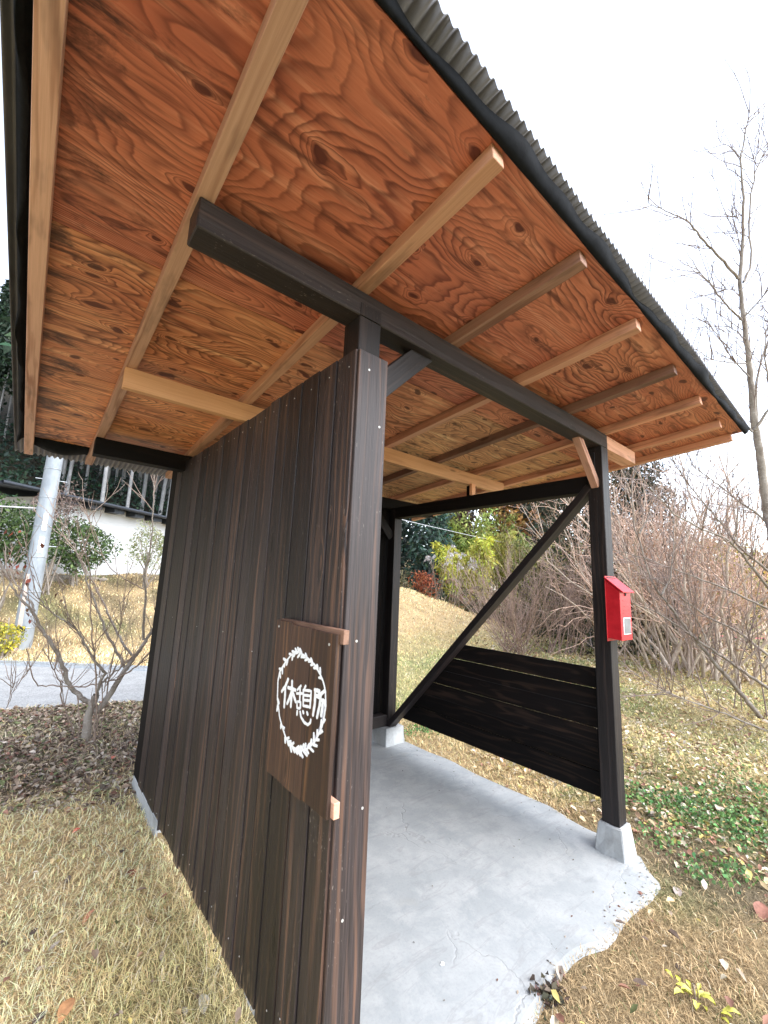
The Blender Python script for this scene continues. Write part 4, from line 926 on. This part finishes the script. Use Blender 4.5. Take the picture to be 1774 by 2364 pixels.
p = az(42.6, 16.5); leafshrub('weed_clump', p, .75, 500, [(.20, .17, .09), (.12, .12, .06)], 'withered brown weeds beside the back post on the crest', .08, 'weeds')
for i, (a, d, n) in enumerate(((47.4, 14.5, 9), (49.6, 14.0, 13))):
    p = az(a, d); z = hz(*p); t = thing('pampas_grass', ('clump of silvery plumed grass next to the red shrub', 'larger clump of silvery plumed grass before the bamboo')[i], 'grass', (p[0], p[1], z)); cu, C = [], []
    for _ in range(n):
        an = rng.random()*6.283; e = np.array([p[0]+math.cos(an)*.5, p[1]+math.sin(an)*.5, z+rng.uniform(1.3, 1.9)]); b = np.array([p[0]+rng.normal(0, .12), p[1]+rng.normal(0, .12), z]); P = resamp(np.array([b, (b+e)/2+(0, 0, .15), e, e+(math.cos(an)*.2, math.sin(an)*.2, -.12)]), 10); cu.append((P, .006))
        m = 26; s_ = rng.uniform(.62, 1, m); C.append(np.stack([np.interp(s_, np.linspace(0, 1, 10), P[:, k]) for k in range(3)], -1)+rng.normal(0, .018, (m, 3)))
    C = np.concatenate(C); part('stalks', tubes(cu, 4), M_TWIG, t)['kind'] = 'stuff'; part('plumes', leaves(C, rng.uniform(.06, .11, len(C)), .25, cvar((.50, .49, .50), len(C), .12, .03), droop=1.2), M_LEAF, t)['kind'] = 'stuff'
# scrub at the foot of the wood, hiding its floor
n = 15000; a = np.radians(rng.uniform(36, 80, n)); d = rng.uniform(13.5, 34, n); X, Y = CAM[0]+d*np.sin(a), CAM[1]+d*np.cos(a)
hv = vnoise(X, Y, .8, 5); lim = np.interp(np.degrees(a), [36, 47, 55, 62, 70, 80], [17.5, 15.5, 13.5, 12.5, 16, 24]); ok = d > lim; X, Y, hv, a = X[ok], Y[ok], hv[ok], a[ok]; n = len(X)
Z = hgt(X, Y)+rng.random(n)*(.25+1.7*hv**2)*np.interp(np.degrees(a), [36, 64, 72, 80], [1, 1, .6, .25]); cc = cvar((.085, .085, .045), n, .35); cc2 = cvar((.19, .14, .075), n, .3); cc = np.where(rng.random((n, 1)) < .4, cc2, cc)
props(link('scrub', leaves(np.stack([X, Y, Z], -1), rng.uniform(.15, .4, n), .4, cc, droop=.3), M_LEAF), 'tangled scrub along the foot of the wood', 'scrub', kind='stuff')
# pink string on stakes beyond the thicket
pa, pb = ground_at(1650, 1497), ground_at(1800, 1502); PK = thing('marker_string', 'bright pink marker string tied between low stakes beyond the thicket', 'string', tuple(pa))
zs_ = .35
part('string', tubes([(resamp(np.array([pa+(0, 0, zs_), (pa+pb)/2+(0, 0, zs_-.05), pb+(0, 0, zs_)]), 12), .010)], 4), plain('pink_string', (.75, .10, .20), .6, .3), PK)
for q in (pa, pb): part('stake', tubes([(np.array([q+(0, 0, -.1), q+(0, 0, zs_+.03)]), .014)], 6), M_TWIG, PK)

# ------------------------------------------------------------------ grass, weeds and fallen leaves
def in_slab(X, Y):
    P = ep; inside = np.zeros(len(X), bool); j = len(P)-1
    for i in range(len(P)):
        c = ((P[i, 1] > Y) != (P[j, 1] > Y)) & (X < (P[j, 0]-P[i, 0])*(Y-P[i, 1])/(P[j, 1]-P[i, 1]+1e-12)+P[i, 0]); inside ^= c; j = i
    return inside
rp = np.concatenate([A, B[::-1]])
def on_road(X, Y): return (Y > np.interp(X, A[:, 0], A[:, 1])) & (Y < np.interp(X, B[:, 0], B[:, 1])+.2) & (X < 2.6)
def scatter(n, a0, a1, r0, r1):
    a = np.radians(rng.uniform(a0, a1, n)); r = r0*(r1/r0)**rng.random(n); X, Y = CAM[0]+r*np.sin(a), CAM[1]+r*np.cos(a)
    ok = ~in_slab(X, Y) & ~on_road(X, Y) & ~((X > -.0) & (X < 2.0) & (Y > -.02) & (Y < 2.05)); return X[ok], Y[ok], r[ok]
X, Y, r = scatter(400000, -38, 108, .55, 17)
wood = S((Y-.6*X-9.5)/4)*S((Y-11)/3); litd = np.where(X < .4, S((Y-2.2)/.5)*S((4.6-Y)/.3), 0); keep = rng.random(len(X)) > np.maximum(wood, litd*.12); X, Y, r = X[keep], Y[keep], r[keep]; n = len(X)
nn = vnoise(X, Y, 4.3, 4); col = gcol(X, Y)
gsel = np.clip((col[:, 1]-col[:, 0]*.72)*9, 0, 1)
H = rng.uniform(.014, .042, n)*(.7+.6*nn)*np.where((X > .6) & (X < 3.2) & (Y < .3), .62, 1)*np.where((X < .6), 1.15, 1)*(1+.06*np.maximum(r-3, 0)); Wd = rng.uniform(.0008, .0018, n)*np.maximum(.75, r/2.0)
an = rng.random(n)*6.283; ln = rng.uniform(.5, 2.3, n)*H; dx, dy = np.cos(an), np.sin(an); Zg = hgt(X, Y)-.003
b = np.stack([X, Y, Zg], -1); sv_ = np.stack([-dy*Wd, dx*Wd, 0*Wd], -1)
m = b+np.stack([dx*ln*.35, dy*ln*.35, H*.65], -1); tip = b+np.stack([dx*ln, dy*ln, H*rng.uniform(.7, 1.0, n)], -1)
Vv = np.stack([b-sv_, b+sv_, m+sv_*.8, m-sv_*.8, tip], 1).reshape(-1, 3); k = np.arange(n)[:, None]*5
cc = col*(1+rng.normal(0, .22, (n, 1)))*1.42; mixd = rng.random((n, 1)); cc = np.where(mixd < .30, DRY*rng.uniform(.9, 1.55, (n, 1)), cc); cc = np.where(mixd > .93, GRN*rng.uniform(.8, 1.6, (n, 1)), cc)
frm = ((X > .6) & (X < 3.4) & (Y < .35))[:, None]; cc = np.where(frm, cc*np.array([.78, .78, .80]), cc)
cc = np.where((rng.random((n, 1)) < np.where(frm, .03, .10)), np.array([.76, .66, .47]), cc)
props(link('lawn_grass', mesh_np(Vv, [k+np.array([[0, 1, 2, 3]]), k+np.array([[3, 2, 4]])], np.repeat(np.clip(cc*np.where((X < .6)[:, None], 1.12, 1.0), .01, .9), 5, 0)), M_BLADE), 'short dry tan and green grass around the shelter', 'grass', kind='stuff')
# litter of small dead leaves
def litter(name, X, Y, size, cols, label, lift=.012, fold=.18):
    n = len(X); k = rng.integers(0, len(cols), n); a = rng.random(n)*6.283; tl_ = rng.normal(0, .35, n)
    d = np.stack([np.cos(a)*np.cos(tl_), np.sin(a)*np.cos(tl_), np.sin(tl_)], -1); s_ = np.stack([-np.sin(a), np.cos(a), rng.normal(0, .3, n)], -1); c = np.stack([X, Y, hgt(X, Y)+lift*rng.uniform(.3, 2.2, n)], -1); h = size[:, None]
    up = np.array([0, 0, 1.0])*h*fold*rng.uniform(.2, 1.6, (n, 1))
    v = np.stack([c-d*h*.5, c-d*h*.1+s_*h*.28+up, c+d*h*.28+s_*h*.2+up, c+d*h*.5, c+d*h*.28-s_*h*.2+up, c-d*h*.1-s_*h*.28+up], 1).reshape(-1, 3); q = np.arange(n)[:, None]*6
    cl = np.array(cols)[k]*(1+rng.normal(0, .22, (n, 1)))
    return props(link(name, mesh_np(v, [q+np.array([[0, 1, 2, 3]]), q+np.array([[0, 3, 4, 5]])], np.repeat(np.clip(cl, .01, .9), 6, 0)), M_LITTER), label, 'leaves', kind='stuff')
BRN = [(.24, .17, .12), (.32, .24, .175), (.16, .115, .09), (.40, .32, .24), (.13, .095, .075), (.24, .12, .085), (.46, .39, .32), (.29, .21, .15), (.16, .18, .08)]
TAN = [(.52, .39, .21), (.58, .46, .28), (.42, .30, .15), (.56, .49, .36), (.52, .41, .14), (.32, .20, .12), (.64, .56, .45), (.32, .17, .12)]
X = rng.uniform(-3.5, .35, 17000); Y = rng.uniform(1.9, 4.75, 17000); ok = (~on_road(X, Y)) & (rng.random(len(X)) < S((Y-2.05-.32*(X+.9)*-1+.5*(vnoise(X, Y, 2.3, 1)-.5))/.55)) & ~((X > -.03) & (Y < 2.33)); X, Y = X[ok], Y[ok]
litter('leaf_litter', X, Y, rng.uniform(.022, .055, len(X)), BRN, 'brown leaf litter under the bare bush beside the boarded wall')
X, Y, r = scatter(23000, 52, 100, 2.4, 15); ok = (X > 1.95) & (rng.random(len(X)) < S((X-1.9)/.9)*(1-.55*S((Y-3.5)/2))); X, Y, r = X[ok], Y[ok], r[ok]
litter('fallen_leaves', X, Y, rng.uniform(.022, .058, len(X))*np.maximum(.9, r/7), TAN, 'tan and yellow fallen leaves strewn over the lawn beyond the post with the red box', .014)
X, Y, r = scatter(5000, -30, 105, .8, 5); ok = rng.random(len(X)) < .22; X, Y = X[ok], Y[ok]
litter('stray_leaves', X, Y, rng.uniform(.02, .05, len(X)), BRN+TAN, 'stray dead leaves caught in the grass around the slab', .02)
# clover and weeds on the open side
c0_ = [ground_at(*q)[:2] for q in ((1640, 1890), (1720, 1930), (1560, 1880), (1740, 1850), (1480, 1850), (1690, 2020), (1620, 2040), (1530, 1960), (960, 1700), (1000, 1690), (940, 1640))]
XY = np.concatenate([np.array(c)+rng.normal(0, s_, (nn_, 2))*np.array([1, .8]) for c, s_, nn_ in zip(c0_, (.16, .16, .13, .22, .12, .09, .07, .08, .10, .10, .12), (470, 430, 300, 470, 230, 130, 100, 120, 110, 110, 110))])
ok = ~in_slab(XY[:, 0], XY[:, 1]) & ~((XY[:, 0] < 2.0) & (XY[:, 1] > -.02)); XY = XY[ok]; n = len(XY); C = np.stack([XY[:, 0], XY[:, 1], hgt(XY[:, 0], XY[:, 1])+rng.uniform(.01, .05, n)], -1)
props(link('clover_patch', leaves(C, rng.uniform(.014, .028, n), .85, cvar((.15, .27, .095), n, .35, .15), fold=.12), M_LEAF), 'patch of fresh green clover and weeds near the post with the red box', 'weeds', kind='stuff')
# larger single leaves
def big_leaf(px, py, size, col, rot, label, tilt=.25):
    size *= .72; p = ground_at(px, py); n = 7; v, f = [], []
    for i in range(n):
        t = i/(n-1); wd = size*.34*math.sin(math.pi*min(1, t*.92+.06))**.8; zc_ = size*.16*math.sin(t*3.0)+size*tilt*t*.4
        for s_, zz_ in ((-1, .10), (0, 0), (1, .10)): v.append((size*(t-.5), s_*wd, zc_+zz_*size*(1-abs(t-.5))))
    for i in range(n-1):
        for j in range(2): a = i*3+j; f.append((a, a+3, a+4, a+1))
    me = mesh_from(v, f, True); o = link('fallen_leaf', me, plain('leaf_%d_%d' % (px, py), col, .65, .25, 0, .25, 60)); o.location = (p[0], p[1], p[2]+.022); o.rotation_euler = (rng.normal(0, .2), rng.normal(0, .2), rot)
    props(o, label, 'leaf')
big_leaf(1518, 1935, .085, (.33, .17, .13), 1.2, 'broad reddish brown leaf lying by the concrete foot of the post with the red box', .6)
big_leaf(1662, 1880, .11, (.46, .39, .30), .3, 'pale cream curled leaf lying among the clover')
big_leaf(1745, 1905, .10, (.50, .38, .28), 2.2, 'tan leaf lying on the clover patch')
big_leaf(1500, 1842, .10, (.50, .45, .39), 2.6, 'whitish leaf on the lawn just beyond the post foot')
big_leaf(1565, 2075, .075, (.34, .28, .25), .4, 'dull grey-brown leaf on bare turf near the slab corner')
big_leaf(1480, 2080, .05, (.24, .10, .08), 1.8, 'small dark red leaf at the slab edge')
big_leaf(1760, 2120, .11, (.30, .14, .10), .2, 'dark reddish leaf on worn turf')
big_leaf(300, 2035, .085, (.24, .09, .055), 1.9, 'dark red leaf on the dry lawn beside the boarded wall')
big_leaf(205, 2140, .075, (.50, .22, .13), .5, 'orange brown curled leaf in the dry lawn', .8)
big_leaf(150, 2355, .085, (.40, .20, .09), 1.0, 'orange brown leaf at the near edge of the dry lawn')
big_leaf(175, 1930, .05, (.62, .10, .07), .2, 'small scarlet leaf on the dry lawn')
big_leaf(262, 1758, .07, (.46, .14, .09), .9, 'reddish leaf in the litter near the wall')
big_leaf(150, 1882, .07, (.55, .34, .22), 2.0, 'light brown leaf on the dry lawn edge')
big_leaf(465, 2340, .075, (.42, .38, .30), 1.4, 'pale bleached leaf in the grass at the foot of the boards')
big_leaf(1145, 1738, .10, (.55, .52, .48), .2, 'white curled leaf just outside the slab below the slats')
# yellow weed and dark clod at the front edge of the slab
p = ground_at(1610, 2320); YW = thing('yellow_weed', 'bright yellow-green leafy weed in the worn turf before the slab', 'plant', tuple(p))
for i in range(17):
    a = i*2.4; L_ = random.uniform(.022, .048); n = 6; v, f = [], []; d = np.array([math.cos(a), math.sin(a), 0]); s_ = np.array([-math.sin(a), math.cos(a), 0]); st = np.array(p)+d*random.uniform(.0, .055)*np.array([.6, 1.5, 1])+(0, 0, random.uniform(.012, .03))
    for j in range(n):
        t = j/(n-1); c = st+d*L_*t+np.array([0, 0, L_*.3*math.sin(t*2.6)]); wd = L_*.24*math.sin(math.pi*min(1, t*.9+.08))*(1+.18*(-1)**j)
        v += [c-s_*wd+(0, 0, .006), c, c+s_*wd+(0, 0, .006)]
    for j in range(n-1):
        for q in range(2): b0 = j*3+q; f.append((b0, b0+3, b0+4, b0+1))
    me = mesh_from(v, f, True); part('leaf', me, bpy.data.materials.get('weed_yellow') or plain('weed_yellow', (.60, .58, .12), .5, .3, 0, .3, 40), YW)
part('stem', tubes([(np.array([p+(0, 0, -.02), p+(.01, .01, .05)]), .004)], 5), M_TWIG, YW)
p = ground_at(1268, 2312); CL = thing('dead_leaf_clump', 'dark clump of rotted leaves at the front edge of the slab', 'leaves', tuple(p))
n = 110; C = np.stack([p[0]+rng.normal(0, .030, n), p[1]+rng.normal(0, .022, n), p[2]+np.abs(rng.normal(0, .014, n))+.012], -1); part('leaves', leaves(C, rng.uniform(.015, .035, n), .6, cvar((.12, .095, .07), n, .35), fold=.25), M_LITTER, CL)['kind'] = 'stuff'
p = on(1022, 2225, 2, .013); bm = bmesh.new(); bmesh.ops.create_icosphere(bm, subdivisions=2, radius=1)
for v in bm.verts: v.co = Vector((v.co.x*.010, v.co.y*.007, v.co.z*.003))*(1+.2*math.sin(v.co.x*5+1))
me = bpy.data.meshes.new('m'); bm.to_mesh(me); bm.free(); o = link('white_pebble', me, M_WHITE); o.location = tuple(p); props(o, 'tiny white pebble lying on the concrete slab', 'pebble')
k_ = rng.integers(0, len(ep), 260); inn = -nrm[k_]*np.abs(rng.normal(0, .07, 260))[:, None]; q_ = ep[k_]+inn; ok = in_slab(q_[:, 0], q_[:, 1]) & (q_[:, 0] > .12); q_ = np.concatenate([q_[ok], np.stack([rng.uniform(.15, 1.8, 22), rng.uniform(-.05, 1.9, 22)], -1)]); n = len(q_)
C = np.stack([q_[:, 0], q_[:, 1], np.full(n, .0125)], -1); d_ = rng.random(n)*6.283; h_ = rng.uniform(.002, .008, n); a_ = np.stack([np.cos(d_), np.sin(d_), rng.normal(0, .15, n)], -1)*h_[:, None]; b_ = np.stack([-np.sin(d_), np.cos(d_), rng.normal(0, .3, n)], -1)*h_[:, None]*.5
v = np.stack([C-a_, C+b_+(0, 0, .002), C+a_, C-b_+(0, 0, .001)], 1).reshape(-1, 3)
cl = np.array(BRN)[rng.integers(0, len(BRN), n)]*.7
props(link('slab_crumbs', mesh_np(v, [np.arange(4*n).reshape(n, 4)], np.repeat(cl, 4, 0)), M_LITTER), 'crumbs of dead leaf and soil blown onto the concrete slab', 'debris', kind='stuff')
